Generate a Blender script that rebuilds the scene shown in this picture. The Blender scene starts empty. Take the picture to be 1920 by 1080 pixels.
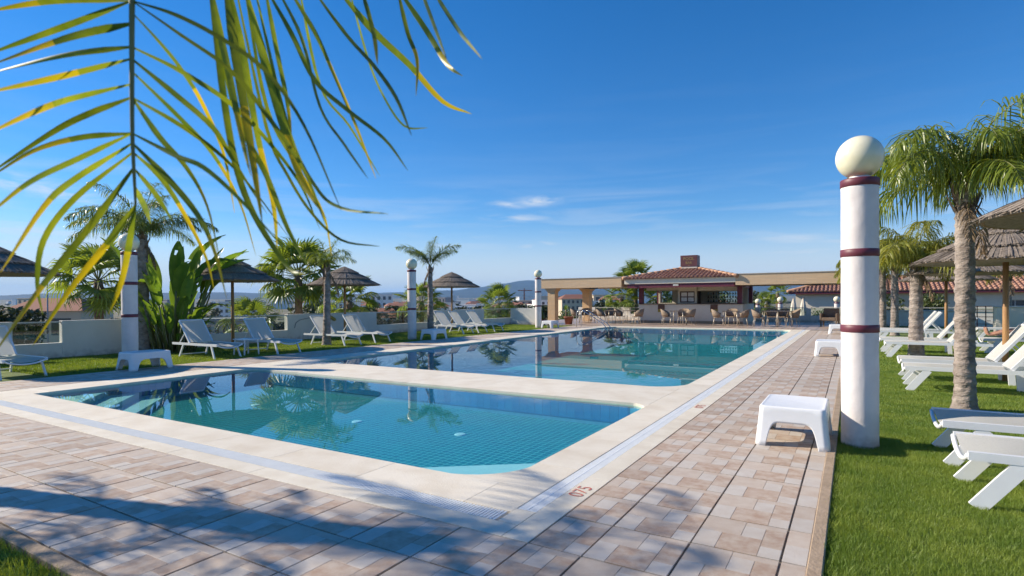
import bpy, math, random
import numpy as np
from mathutils import Vector, Matrix, noise as mnoise
R = math.radians
SC = bpy.context.scene
COL = SC.collection

# ------------------------------------------------------------------ camera
CAM_H = 1.33
YAW, PITCH, ROLL = R(31.071), R(-0.480), R(-0.348)
F_PX, PP_Y = 1060.45, 572.29            # focal length and principal row, in pixels of a 1920x1080 frame
def cam_axes():
    cy, sy, cp, sp = math.cos(YAW), math.sin(YAW), math.cos(PITCH), math.sin(PITCH)
    fwd = Vector((-sy*cp, cy*cp, sp)); right = Vector((cy, sy, 0)); up = right.cross(fwd)
    c, s = math.cos(ROLL), math.sin(ROLL)
    return right*c + up*s, up*c - right*s, fwd
CR, CU, CF = cam_axes()
cam = bpy.data.cameras.new('camera'); cam_o = bpy.data.objects.new('camera', cam); COL.objects.link(cam_o)
m = Matrix((CR, CU, -CF)).transposed().to_4x4(); m.translation = (0, 0, CAM_H)
cam_o.matrix_world = m
cam.sensor_width = 36; cam.lens = F_PX/1920*36; cam.shift_y = (PP_Y-540)/1920
cam.clip_start = 0.05; cam.clip_end = 30000
cam.dof.use_dof = True; cam.dof.focus_distance = 9.0; cam.dof.aperture_fstop = 3.4
SC.camera = cam_o

# ------------------------------------------------------------------ light
SUN_EL, SUN_DIR = R(30), R(16.5)           # shadows fall 15 degrees from +X towards +Y
w = bpy.data.worlds.new('World'); SC.world = w; w.use_nodes = True
wn, wl = w.node_tree.nodes, w.node_tree.links
wn.clear()
SKY_K, SKY_SAT, SKY_VAL, SKY_TINT = 0.076, 1.25, 1.14, (.90, 1.0, 1.18, 1)
sky = wn.new('ShaderNodeTexSky'); sky.sky_type = 'NISHITA'; sky.sun_disc = False
sky.sun_elevation = SUN_EL; sky.sun_rotation = R(90) + math.pi - SUN_DIR
sky.altitude = 50; sky.air_density = 1.0; sky.dust_density = 0.0; sky.ozone_density = 3.0
bg = wn.new('ShaderNodeBackground'); bg.inputs[1].default_value = SKY_K
wo = wn.new('ShaderNodeOutputWorld')
# thin cirrus: stretched noise on the view direction, low over the horizon all the way round
tc = wn.new('ShaderNodeTexCoord')
def wnode(t, **k):
    n = wn.new(t)
    for a, b in k.items(): setattr(n, a, b)
    return n
mp = wnode('ShaderNodeMapping'); mp.inputs['Scale'].default_value = (2.2, 2.2, 26); mp.inputs['Location'].default_value = (3.1, 0.4, 1.7)
nz = wnode('ShaderNodeTexNoise'); nz.inputs['Scale'].default_value = 1.6; nz.inputs['Detail'].default_value = 7; nz.inputs['Roughness'].default_value = 0.55
nz.inputs['Distortion'].default_value = 0.6
rp = wnode('ShaderNodeValToRGB'); rp.color_ramp.elements[0].position = 0.46; rp.color_ramp.elements[1].position = 0.74
sp = wnode('ShaderNodeSeparateXYZ')
band = wnode('ShaderNodeValToRGB')
el = band.color_ramp.elements
el[0].position = 0.0; el[0].color = (0.6,)*3+(1,)
el[1].position = 0.05; el[1].color = (0.9,)*3+(1,)
e = el.new(0.13); e.color = (0.34,)*3+(1,)
e = el.new(0.22); e.color = (0.04,)*3+(1,)
e = el.new(0.4); e.color = (0.0,)*3+(1,)
mul = wnode('ShaderNodeMath', operation='MULTIPLY')
mx = wnode('ShaderNodeMixRGB'); mx.inputs['Color2'].default_value = (7.3, 7.75, 8.2, 1)
wl.new(tc.outputs['Generated'], mp.inputs['Vector']); wl.new(mp.outputs[0], nz.inputs['Vector'])
wl.new(nz.outputs['Fac'], rp.inputs['Fac']); wl.new(tc.outputs['Generated'], sp.inputs[0]); wl.new(sp.outputs['Z'], band.inputs['Fac'])
wl.new(rp.outputs['Color'], mul.inputs[0]); wl.new(band.outputs['Color'], mul.inputs[1])
hs = wnode('ShaderNodeHueSaturation'); hs.inputs['Saturation'].default_value = SKY_SAT; hs.inputs['Value'].default_value = SKY_VAL
tn = wnode('ShaderNodeMixRGB', blend_type='MULTIPLY'); tn.inputs['Fac'].default_value = 1; tn.inputs['Color2'].default_value = SKY_TINT
wl.new(sky.outputs[0], tn.inputs['Color1']); wl.new(tn.outputs[0], hs.inputs['Color'])
def wisp(px, py, su, sv, tilt, amp, prev):
    # one small cirrus streak: a soft ellipse of noise round a direction of the sky
    d = (CR*((px-960)/F_PX) - CU*((py-PP_Y)/F_PX) + CF).normalized(); h = d.cross(Vector((0,0,1))).normalized(); v = h.cross(d)
    h, v = h*math.cos(tilt)+v*math.sin(tilt), v*math.cos(tilt)-h*math.sin(tilt)
    acc = None
    for ax, sg in ((h, su), (v, sv)):
        dt = wnode('ShaderNodeVectorMath', operation='DOT_PRODUCT'); dt.inputs[1].default_value = ax/sg; wl.new(tc.outputs['Generated'], dt.inputs[0])
        sb = wnode('ShaderNodeMath', operation='SUBTRACT'); sb.inputs[1].default_value = d.dot(ax/sg); wl.new(dt.outputs['Value'], sb.inputs[0])
        sq = wnode('ShaderNodeMath', operation='POWER'); sq.inputs[1].default_value = 2; ab = wnode('ShaderNodeMath', operation='ABSOLUTE'); wl.new(sb.outputs[0], ab.inputs[0]); wl.new(ab.outputs[0], sq.inputs[0])
        if acc is None: acc = sq
        else:
            a2 = wnode('ShaderNodeMath', operation='ADD'); wl.new(acc.outputs[0], a2.inputs[0]); wl.new(sq.outputs[0], a2.inputs[1]); acc = a2
    ng = wnode('ShaderNodeMath', operation='MULTIPLY'); ng.inputs[1].default_value = -1; wl.new(acc.outputs[0], ng.inputs[0])
    ex = wnode('ShaderNodeMath', operation='EXPONENT'); wl.new(ng.outputs[0], ex.inputs[0])
    fd = wnode('ShaderNodeVectorMath', operation='DOT_PRODUCT'); fd.inputs[1].default_value = d; wl.new(tc.outputs['Generated'], fd.inputs[0])
    gt = wnode('ShaderNodeMath', operation='GREATER_THAN'); gt.inputs[1].default_value = .3; wl.new(fd.outputs['Value'], gt.inputs[0])
    n2 = wnode('ShaderNodeTexNoise'); n2.inputs['Scale'].default_value = 26; n2.inputs['Detail'].default_value = 6; n2.inputs['Distortion'].default_value = 1.2
    m2 = wnode('ShaderNodeMapping'); m2.inputs['Scale'].default_value = (.6,.6,2.6); wl.new(tc.outputs['Generated'], m2.inputs['Vector']); wl.new(m2.outputs[0], n2.inputs['Vector'])
    r2 = wnode('ShaderNodeMapRange'); r2.inputs['From Min'].default_value = .36; r2.inputs['From Max'].default_value = .66; r2.inputs['To Max'].default_value = amp; wl.new(n2.outputs['Fac'], r2.inputs['Value'])
    k1 = wnode('ShaderNodeMath', operation='MULTIPLY'); wl.new(ex.outputs[0], k1.inputs[0]); wl.new(r2.outputs[0], k1.inputs[1])
    k2 = wnode('ShaderNodeMath', operation='MULTIPLY'); wl.new(k1.outputs[0], k2.inputs[0]); wl.new(gt.outputs[0], k2.inputs[1])
    k3 = wnode('ShaderNodeMath', operation='MAXIMUM'); wl.new(prev.outputs[0], k3.inputs[0]); wl.new(k2.outputs[0], k3.inputs[1]); return k3
for a in ((1005,377,.035,.008,.05,1.0), (955,384,.03,.005,-.1,.6), (975,409,.05,.006,0,.7), (60,348,.11,.012,-.16,.75), (230,372,.06,.008,-.18,.5), (1010,462,.05,.010,.1,.6), (1100,487,.22,.007,-.02,.6), (760,470,.2,.006,0,.5)): mul = wisp(*a, mul)
veil = wnode('ShaderNodeMapRange'); veil.inputs['From Min'].default_value = 0.0; veil.inputs['From Max'].default_value = 0.16; veil.inputs['To Min'].default_value = .80; veil.inputs['To Max'].default_value = 0.0
veil.interpolation_type = 'SMOOTHERSTEP'; wl.new(sp.outputs['Z'], veil.inputs['Value'])
vm = wnode('ShaderNodeMath', operation='MAXIMUM'); wl.new(mul.outputs[0], vm.inputs[0]); wl.new(veil.outputs[0], vm.inputs[1]); mul = vm
wl.new(mul.outputs[0], mx.inputs['Fac']); wl.new(hs.outputs[0], mx.inputs['Color1'])
wl.new(mx.outputs[0], bg.inputs[0]); wl.new(bg.outputs[0], wo.inputs[0])

sun = bpy.data.lights.new('sun', 'SUN'); sun.energy = 4.9; sun.angle = R(0.53); sun.color = (1.0, 0.90, 0.75)
sun_o = bpy.data.objects.new('sun', sun); COL.objects.link(sun_o)
to_sun = Vector((-math.cos(SUN_DIR)*math.cos(SUN_EL), -math.sin(SUN_DIR)*math.cos(SUN_EL), math.sin(SUN_EL)))
sun_o.rotation_euler = to_sun.to_track_quat('Z', 'Y').to_euler()
SC.view_settings.view_transform = 'Standard'; SC.view_settings.look = 'None'
SC.view_settings.exposure = 0.56; SC.view_settings.gamma = 1.0
cy = SC.cycles
cy.use_denoising = True; cy.use_adaptive_sampling = True; cy.adaptive_threshold = 0.015; cy.max_bounces = 8; cy.transparent_max_bounces = 12; cy.diffuse_bounces = 3; cy.glossy_bounces = 3
cy.sample_clamp_indirect = 6; cy.caustics_reflective = False; cy.caustics_refractive = False; cy.volume_bounces = 0

# ------------------------------------------------------------------ helpers
def pix(px, py, depth):
    """world point seen at a pixel of the 1920x1080 frame, at a distance along the view axis"""
    return Vector((0, 0, CAM_H)) + (CR*((px-960)/F_PX) - CU*((py-PP_Y)/F_PX) + CF)*depth

class MB:
    def __init__(s): s.v = []; s.f = []; s.mi = []; s.m = 0
    def add(s, vs, fs):
        o = len(s.v); s.v += [tuple(p) for p in vs]
        for f in fs: s.f.append(tuple(i+o for i in f)); s.mi.append(s.m)
        return s
    def box(s, x0, x1, y0, y1, z0, z1):
        return s.add([(x0,y0,z0),(x1,y0,z0),(x1,y1,z0),(x0,y1,z0),(x0,y0,z1),(x1,y0,z1),(x1,y1,z1),(x0,y1,z1)],
                     [(0,3,2,1),(4,5,6,7),(0,1,5,4),(1,2,6,5),(2,3,7,6),(3,0,4,7)])
    def bbox(s, x0, x1, y0, y1, z0, z1, b=.004):
        """box with a chamfered top edge"""
        vs = [(x0,y0,z0),(x1,y0,z0),(x1,y1,z0),(x0,y1,z0),(x0,y0,z1-b),(x1,y0,z1-b),(x1,y1,z1-b),(x0,y1,z1-b),
              (x0+b,y0+b,z1),(x1-b,y0+b,z1),(x1-b,y1-b,z1),(x0+b,y1-b,z1)]
        fs = [(0,3,2,1),(8,9,10,11)]
        for k in range(4):
            n = (k+1) % 4; fs += [(k,n,4+n,4+k),(4+k,4+n,8+n,8+k)]
        return s.add(vs, fs)
    def bar(s, a, b, w, h, up=(0,0,1)):
        a, b, up = Vector(a), Vector(b), Vector(up); d = (b-a).normalized(); r = d.cross(up)
        if r.length < 1e-4: r = d.cross(Vector((1,0,0)))
        r.normalize(); u = r.cross(d); r *= w/2; u *= h/2
        vs = [a-r-u, a+r-u, a+r+u, a-r+u, b-r-u, b+r-u, b+r+u, b-r+u]
        return s.add(vs, [(0,3,2,1),(4,5,6,7),(0,1,5,4),(1,2,6,5),(2,3,7,6),(3,0,4,7)])
    def tube(s, pts, rad, n=8, cap=True):
        pts = [Vector(p) for p in pts]; k = len(pts)
        rr = rad if isinstance(rad, (list, tuple)) else [rad]*k
        vs = []; fs = []; ref = None
        for i, p in enumerate(pts):
            d = (pts[min(i+1,k-1)] - pts[max(i-1,0)]).normalized()
            if ref is None: ref = Vector((1,0,0)) if abs(d.x) < .8 else Vector((0,1,0))
            a = d.cross(ref).normalized(); b = d.cross(a); ref = -(a.cross(d)) if False else ref
            for j in range(n):
                t = 2*math.pi*j/n; vs.append(p + (a*math.cos(t) + b*math.sin(t))*rr[i])
        for i in range(k-1):
            for j in range(n):
                q = (j+1) % n; fs.append((i*n+j, i*n+q, (i+1)*n+q, (i+1)*n+j))
        if cap: fs += [tuple(range(n))[::-1], tuple((k-1)*n+j for j in range(n))]
        return s.add(vs, fs)
    def lathe(s, prof, n=32, c=(0,0), wob=None):
        vs = []; fs = []; k = len(prof)
        for i, (r, z) in enumerate(prof):
            for j in range(n):
                t = 2*math.pi*j/n; q = r + (wob(t, z) if wob else 0)
                vs.append((c[0]+q*math.cos(t), c[1]+q*math.sin(t), z))
        for i in range(k-1):
            for j in range(n):
                q = (j+1) % n; fs.append((i*n+j, i*n+q, (i+1)*n+q, (i+1)*n+j))
        if prof[0][0] > 1e-5: fs.append(tuple(range(n))[::-1])
        if prof[-1][0] > 1e-5: fs.append(tuple((k-1)*n+j for j in range(n)))
        return s.add(vs, fs)
    def prism(s, poly, z0, z1):
        n = len(poly)
        return s.add([(x,y,z0) for x,y in poly]+[(x,y,z1) for x,y in poly],
                     [tuple(range(n))[::-1], tuple(range(n,2*n))]+[(i,(i+1)%n,n+(i+1)%n,n+i) for i in range(n)])
    def strip(s, pts, side, widths):
        """flat ribbon through pts"""
        vs = []; n = len(pts)
        for i, p in enumerate(pts):
            sd = side[i] if isinstance(side, list) else side
            vs += [p - sd*widths[i]/2, p + sd*widths[i]/2]
        return s.add(vs, [(2*i,2*i+1,2*i+3,2*i+2) for i in range(n-1)])
    def mesh(s, name, mats, smooth=False):
        me = bpy.data.meshes.new(name); me.from_pydata(s.v, [], s.f)
        for mt in (mats if isinstance(mats, (list, tuple)) else [mats]): me.materials.append(mt)
        if any(s.mi): me.polygons.foreach_set('material_index', s.mi)
        if smooth: me.polygons.foreach_set('use_smooth', [True]*len(s.f))
        me.update(); return me
    def build(s, name, mats, parent=None, smooth=False, **k):
        return put(name, s.mesh(name, mats, smooth), parent, **k)

def put(name, me, parent=None, loc=None, rz=None, rot=None, sc=None):
    o = bpy.data.objects.new(name, me); COL.objects.link(o)
    if parent is not None: o.parent = parent
    if loc is not None: o.location = loc
    if rz is not None: o.rotation_euler = (0, 0, rz)
    if rot is not None: o.rotation_euler = rot
    if sc is not None: o.scale = (sc,)*3 if not hasattr(sc, '__len__') else sc
    return o
def tag(o, label, cat, group=None):
    o['label'] = label; o['category'] = cat
    if group: o['group'] = group
    return o
def thing(name, label, cat, loc=(0,0,0), rz=0, group=None, sc=None):
    return tag(put(name, None, None, loc, rz, None, sc), label, cat, group)
def kind(o, k, label=None):
    o['kind'] = k
    if label: o['label'] = label
    return o
def copy_tree(o, label, loc, rz=0, parent=None, sc=None):
    c = o.copy(); COL.objects.link(c); c.parent = parent
    if parent is None:
        c.location = loc; c.rotation_euler = (0, 0, rz)
        if label: c['label'] = label
        if sc: c.scale = (sc,)*3
    for ch in list(o.children):
        d = copy_tree(ch, None, None, 0, c); d.matrix_parent_inverse = ch.matrix_parent_inverse.copy()
    return c
def bevel(o, wd=.01, seg=2, ang=40):
    b = o.modifiers.new('bevel', 'BEVEL'); b.width = wd; b.segments = seg; b.limit_method = 'ANGLE'; b.angle_limit = R(ang); return o
def tri_norm_smooth(o): 
    o.data.polygons.foreach_set('use_smooth', [True]*len(o.data.polygons)); return o

def text_mesh(name, body, size, ext, mt, valign='TOP_BASELINE'):
    c = bpy.data.curves.new(name, 'FONT'); c.body = body; c.size = size; c.align_x = 'CENTER'; c.align_y = valign; c.extrude = ext
    o = bpy.data.objects.new(name, c); COL.objects.link(o); bpy.context.view_layer.update()
    me = bpy.data.meshes.new_from_object(o.evaluated_get(bpy.context.evaluated_depsgraph_get())); bpy.data.objects.remove(o)
    me.materials.clear(); me.materials.append(mt); me.name = name; return me
# ------------------------------------------------------------------ materials
MATS = {}
def mat(name, col, rough=.6, col2=None, scale=8, detail=5, bump=0, bscale=None, metal=0, spec=.5, rnd=0, lo=.35, hi=.65, coord='Object', stretch=None,
        transl=0, sss=0, bdist=.01, tcol=(1.5, 1.35, .5, 1)):
    if name in MATS: return MATS[name]
    mt = bpy.data.materials.new(name); mt.use_nodes = True; nt = mt.node_tree; n, l = nt.nodes, nt.links
    b = n['Principled BSDF']; b.inputs['Roughness'].default_value = rough; b.inputs['Metallic'].default_value = metal
    b.inputs['Specular IOR Level'].default_value = spec
    t = n.new('ShaderNodeTexCoord'); vec = t.outputs[coord]
    oi = n.new('ShaderNodeObjectInfo')
    if coord == 'Object':
        ad = n.new('ShaderNodeVectorMath'); ad.operation = 'MULTIPLY_ADD'; ad.inputs[1].default_value = (1,1,1)
        cx = n.new('ShaderNodeVectorMath'); cx.operation = 'SCALE'; cx.inputs[0].default_value = (17, 31, 7); l.new(oi.outputs['Random'], cx.inputs['Scale'])
        l.new(vec, ad.inputs[0]); l.new(cx.outputs[0], ad.inputs[2]); vec = ad.outputs[0]
    if stretch:
        mpn = n.new('ShaderNodeMapping'); mpn.inputs['Scale'].default_value = stretch; l.new(vec, mpn.inputs[0]); vec = mpn.outputs[0]
    c1 = tuple(col)+(1,); c2 = tuple(col2)+(1,) if col2 else tuple(x*.82 for x in col)+(1,)
    nz = n.new('ShaderNodeTexNoise'); nz.inputs['Scale'].default_value = scale; nz.inputs['Detail'].default_value = detail; nz.inputs['Roughness'].default_value = .6
    l.new(vec, nz.inputs['Vector'])
    rp = n.new('ShaderNodeValToRGB'); rp.color_ramp.elements[0].position = lo; rp.color_ramp.elements[1].position = hi
    rp.color_ramp.elements[0].color = c2; rp.color_ramp.elements[1].color = c1
    l.new(nz.outputs['Fac'], rp.inputs['Fac']); out = rp.outputs['Color']
    if rnd:
        hv = n.new('ShaderNodeHueSaturation'); mr = n.new('ShaderNodeMapRange'); mr.inputs['To Min'].default_value = 1-rnd; mr.inputs['To Max'].default_value = 1+rnd
        l.new(oi.outputs['Random'], mr.inputs['Value']); l.new(mr.outputs[0], hv.inputs['Value']); l.new(out, hv.inputs['Color']); out = hv.outputs[0]
    l.new(out, b.inputs['Base Color'])
    if bump:
        n2 = n.new('ShaderNodeTexNoise'); n2.inputs['Scale'].default_value = bscale or scale*4; n2.inputs['Detail'].default_value = 4; l.new(vec, n2.inputs['Vector'])
        bp = n.new('ShaderNodeBump'); bp.inputs['Strength'].default_value = bump; bp.inputs['Distance'].default_value = bdist
        l.new(n2.outputs['Fac'], bp.inputs['Height']); l.new(bp.outputs[0], b.inputs['Normal'])
    if sss:
        b.inputs['Subsurface Weight'].default_value = sss; b.inputs['Subsurface Radius'].default_value = (.12,.11,.09)
    if transl:
        tr = n.new('ShaderNodeBsdfTranslucent'); mxs = n.new('ShaderNodeMixShader'); mxs.inputs[0].default_value = transl
        g = n.new('ShaderNodeMixRGB'); g.blend_type = 'MULTIPLY'; g.inputs['Fac'].default_value = 1; g.inputs['Color2'].default_value = tcol
        l.new(out, g.inputs['Color1']); l.new(g.outputs[0], tr.inputs['Color'])
        l.new(b.outputs[0], mxs.inputs[1]); l.new(tr.outputs[0], mxs.inputs[2]); l.new(mxs.outputs[0], n['Material Output'].inputs['Surface'])
    MATS[name] = mt; return mt

M_white = mat('white_plastic', (.84,.84,.83), .38, (.79,.79,.78), 5, bump=.05, bscale=60)
M_alu = mat('white_painted_aluminium', (.84,.84,.83), .35, (.79,.79,.79), 6)
M_sling = mat('pale_sling_fabric', (.82,.79,.73), .75, (.75,.72,.67), 90, bump=.15, bscale=300, transl=.42, tcol=(1,1,1,1))
M_post = mat('white_post_plaster', (.76,.70,.67), .7, (.66,.60,.57), 3.5, bump=.3, bscale=16, lo=.3, hi=.6)
def base_grime(mt, h, col):
    n, l = mt.node_tree.nodes, mt.node_tree.links; b = n['Principled BSDF']; src = b.inputs['Base Color'].links[0].from_socket
    t = n.new('ShaderNodeTexCoord'); sp_ = n.new('ShaderNodeSeparateXYZ'); l.new(t.outputs['Object'], sp_.inputs[0])
    z = n.new('ShaderNodeTexNoise'); z.inputs['Scale'].default_value = 9; z.inputs['Detail'].default_value = 7; l.new(t.outputs['Object'], z.inputs['Vector'])
    mr = n.new('ShaderNodeMapRange'); mr.inputs['From Min'].default_value = h; mr.inputs['From Max'].default_value = 0; l.new(sp_.outputs['Z'], mr.inputs['Value'])
    mu = n.new('ShaderNodeMath'); mu.operation = 'MULTIPLY'; l.new(mr.outputs[0], mu.inputs[0]); l.new(z.outputs['Fac'], mu.inputs[1])
    m2 = n.new('ShaderNodeMapRange'); m2.inputs['From Min'].default_value = .22; m2.inputs['From Max'].default_value = .6; m2.inputs['To Max'].default_value = .8; l.new(mu.outputs[0], m2.inputs['Value'])
    mxc = n.new('ShaderNodeMixRGB'); mxc.inputs['Color2'].default_value = col+(1,); l.new(m2.outputs[0], mxc.inputs['Fac']); l.new(src, mxc.inputs['Color1']); l.new(mxc.outputs[0], b.inputs['Base Color'])
base_grime(M_post, .22, (.30,.22,.16))
M_maroon = mat('maroon_paint', (.155,.028,.045), .5, (.12,.022,.035), 9)
M_globe = mat('cream_globe', (.86,.81,.61), .22, (.81,.75,.54), 2.2, sss=.6)
M_wall = mat('cream_render', (.78,.735,.65), .85, (.68,.64,.565), 1.3, 8, bump=.3, bscale=45)
M_wall2 = mat('pale_render', (.80,.72,.58), .85, (.71,.63,.50), 1.1, 8, bump=.25, bscale=45)
base_grime(M_wall, .30, (.36,.33,.27)); base_grime(M_wall2, .25, (.42,.36,.28))
M_coping = mat('cream_coping_stone', (.78,.70,.565), .62, (.68,.585,.445), 3.0, 9, bump=.25, bscale=70, rnd=.05, lo=.28, hi=.6)
M_border = mat('cream_border_stone', (.76,.69,.56), .65, (.67,.59,.46), 4, 8, bump=.25, bscale=70, rnd=.04)
M_grate = mat('white_grating', (.82,.83,.82), .45, (.76,.77,.76), 9)
M_dark = mat('dark_gutter', (.10,.10,.11), .8)
M_grout = mat('brown_grout', (.27,.225,.17), .95, (.20,.165,.125), 20, bump=.4, bscale=120)
M_tpale = mat('tile_pale', (.555,.495,.425), .62, (.505,.43,.355), 9, 9, bump=.35, bscale=90, rnd=.08, bdist=.004)
M_tpink = mat('tile_pink', (.545,.455,.365), .62, (.485,.38,.29), 9, 9, bump=.35, bscale=90, rnd=.09, bdist=.004)
M_tbrown = mat('tile_brown', (.515,.415,.32), .62, (.40,.27,.185), 13, 9, bump=.35, bscale=90, rnd=.10, bdist=.004)
M_kerb = mat('sandstone_kerb', (.42,.31,.21), .85, (.32,.23,.15), 10, 8, bump=.5, bscale=60)
M_soil = mat('lawn_soil', (.15,.20,.04), .95, (.10,.14,.03), 3, 9, bump=.6, bscale=120)
M_grass = mat('grass_blades', (.27,.34,.06), .55, (.125,.215,.028), 2.6, 9, rnd=0, transl=.35, coord='Object', lo=.3, hi=.68)
M_wood = mat('parasol_wood', (.42,.235,.095), .6, (.32,.165,.06), 12, bump=.3, bscale=30, stretch=(4,4,.4))
M_rib = mat('rib_wood', (.30,.18,.09), .7, (.22,.13,.06), 12)
M_thatch = mat('grey_thatch', (.34,.28,.225), .9, (.165,.13,.10), 25, 6, rnd=.1)
M_thatch_in = mat('brown_thatch_lining', (.30,.18,.085), .9, (.17,.10,.045), 18, 7, bump=.8, bscale=50, stretch=(1,1,6))
M_palm = mat('palm_leaflet', (.27,.33,.05), .34, (.13,.185,.03), 2.2, rnd=.12, transl=.42)
M_palm_y = mat('yellowing_palm_leaflet', (.33,.31,.045), .45, (.18,.22,.035), 2.2, rnd=.15, transl=.42)
M_palm_d = mat('grey_green_palm_leaflet', (.22,.28,.085), .40, (.12,.18,.055), 2.2, rnd=.12, transl=.42)
M_fan = mat('fan_palm_leaf', (.22,.29,.06), .42, (.12,.185,.04), 3, rnd=.15, transl=.42)
M_rachis = mat('palm_rachis', (.20,.20,.07), .5, (.14,.15,.05), 5)
M_trunk = mat('grey_palm_bark', (.40,.335,.285), .92, (.19,.15,.125), 6, 9, bump=1.0, bscale=16, stretch=(1,1,1.7), bdist=.03)
M_trunk2 = mat('brown_palm_bark', (.24,.17,.115), .95, (.10,.07,.05), 9, 8, bump=1.0, bscale=25, bdist=.03)
M_banana = mat('paddle_leaf', (.20,.32,.055), .3, (.10,.19,.035), 3, rnd=.15, transl=.42, spec=.6)
M_shrub = mat('shrub_leaf', (.14,.18,.05), .5, (.075,.105,.03), 3, rnd=.2, transl=.3)
M_tree = mat('tree_leaf', (.065,.085,.032), .6, (.04,.055,.022), .6, rnd=.25, transl=.15)
M_bark = mat('tree_bark', (.16,.12,.085), .9)
M_metal = mat('stainless_steel', (.62,.62,.60), .22, metal=1)
M_rail = mat('pale_handrail', (.62,.60,.54), .5)
M_terra = mat('terracotta', (.36,.12,.06), .75, (.28,.09,.05), 8)
M_rooftile = mat('clay_roof_tile', (.47,.26,.17), .8, (.31,.155,.105), 3, 8, rnd=.1, bump=.3, bscale=40)
M_ridge = mat('ridge_tile', (.56,.33,.20), .8, (.40,.21,.13), 5, 8)
M_wicker = mat('beige_wicker', (.34,.25,.17), .7, (.22,.155,.10), 60, bump=.7, bscale=160)
M_wicker_d = mat('brown_wicker', (.22,.15,.10), .7, (.13,.09,.06), 60, bump=.7, bscale=160)
M_leg = mat('champagne_aluminium', (.60,.52,.40), .35, metal=.3)
M_tabletop = mat('dark_tabletop', (.16,.12,.09), .4)
M_darkwood = mat('dark_wood', (.11,.055,.035), .5, (.07,.035,.022), 10)
M_paper = mat('paper', (.75,.74,.72), .8)
M_gold = mat('gold_lettering', (.52,.36,.13), .4, metal=.4)
M_signm = mat('maroon_sign', (.15,.055,.055), .45)
M_red = mat('red_stencil_paint', (.52,.13,.09), .75, (.60,.38,.29), 30, lo=.3, hi=.55)
M_ochre = mat('ochre_panel', (.42,.29,.03), .6)
M_brownp = mat('brown_panel', (.16,.07,.035), .6)
M_skin = mat('skin', (.50,.27,.18), .5, (.44,.23,.15), 10, sss=.1)
M_swim = mat('dark_swimwear', (.03,.035,.06), .7)
M_hair = mat('brown_hair', (.06,.035,.02), .6)
M_canvas = mat('cream_canvas', (.70,.64,.54), .85, (.58,.52,.43), 5)
M_window = mat('window_glass_dark', (.05,.06,.07), .12, spec=.8)
M_bottle_g = mat('green_bottle', (.03,.09,.03), .1, spec=.8)
M_bottle_b = mat('brown_bottle', (.14,.06,.02), .1, spec=.8)
M_bottle_c = mat('clear_bottle', (.55,.60,.62), .1, spec=.8)
M_hwhite = mat('house_white', (.84,.82,.78), .8, (.76,.74,.70), .2, rnd=.06)
M_hcream = mat('house_cream', (.60,.50,.36), .8, (.54,.44,.31), .2, rnd=.08)
M_hgrey = mat('house_grey', (.36,.33,.33), .8, (.30,.28,.29), .2, rnd=.08)
M_hroof = mat('house_roof', (.36,.155,.09), .85, (.25,.10,.065), .4, rnd=.15)

def glass_mat(name, tint, rough=.02, ior=1.45):
    mt = bpy.data.materials.new(name); mt.use_nodes = True; n, l = mt.node_tree.nodes, mt.node_tree.links
    n.remove(n['Principled BSDF'])
    tr = n.new('ShaderNodeBsdfTransparent'); tr.inputs[0].default_value = tint
    gl = n.new('ShaderNodeBsdfGlossy'); gl.inputs['Roughness'].default_value = rough
    f0 = ((ior-1)/(ior+1))**2
    fr = n.new('ShaderNodeLayerWeight'); pw = n.new('ShaderNodeMath'); pw.operation = 'POWER'; pw.inputs[1].default_value = 5
    ma = n.new('ShaderNodeMath'); ma.operation = 'MULTIPLY_ADD'; ma.inputs[1].default_value = 1-f0; ma.inputs[2].default_value = f0
    l.new(fr.outputs['Facing'], pw.inputs[0]); l.new(pw.outputs[0], ma.inputs[0])
    mxs = n.new('ShaderNodeMixShader'); l.new(ma.outputs[0], mxs.inputs[0]); l.new(tr.outputs[0], mxs.inputs[1]); l.new(gl.outputs[0], mxs.inputs[2])
    l.new(mxs.outputs[0], n['Material Output'].inputs[0]); return mt
M_glass = glass_mat('fence_glass', (.86,.91,.88,1))
def water_mat(name, tint, s1, st1, s2, st2, dist):
    mt = glass_mat(name, tint, .0, 1.33); n, l = mt.node_tree.nodes, mt.node_tree.links
    t = n.new('ShaderNodeTexCoord'); mpn = n.new('ShaderNodeMapping'); mpn.inputs['Scale'].default_value = (1, 1.5, 1); l.new(t.outputs['Object'], mpn.inputs[0])
    prev = None
    for s, st in ((s1, st1), (s2, st2)):
        z = n.new('ShaderNodeTexNoise'); z.inputs['Scale'].default_value = s; z.inputs['Detail'].default_value = 3; z.inputs['Distortion'].default_value = .4
        l.new(mpn.outputs[0], z.inputs['Vector'])
        b = n.new('ShaderNodeBump'); b.inputs['Strength'].default_value = st; b.inputs['Distance'].default_value = dist
        l.new(z.outputs['Fac'], b.inputs['Height'])
        if prev: l.new(prev.outputs[0], b.inputs['Normal'])
        prev = b
    for x in n:
        if x.bl_idname in ('ShaderNodeBsdfGlossy', 'ShaderNodeLayerWeight'): l.new(prev.outputs[0], x.inputs['Normal'])
    return mt
M_waterA = water_mat('still_water', (.64,.95,.95,1), 2.4, .34, 10, .2, .012)
M_waterB = water_mat('rippled_water', (.62,.95,.95,1), 2.0, 1.0, 7.5, 1.0, .045)
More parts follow.
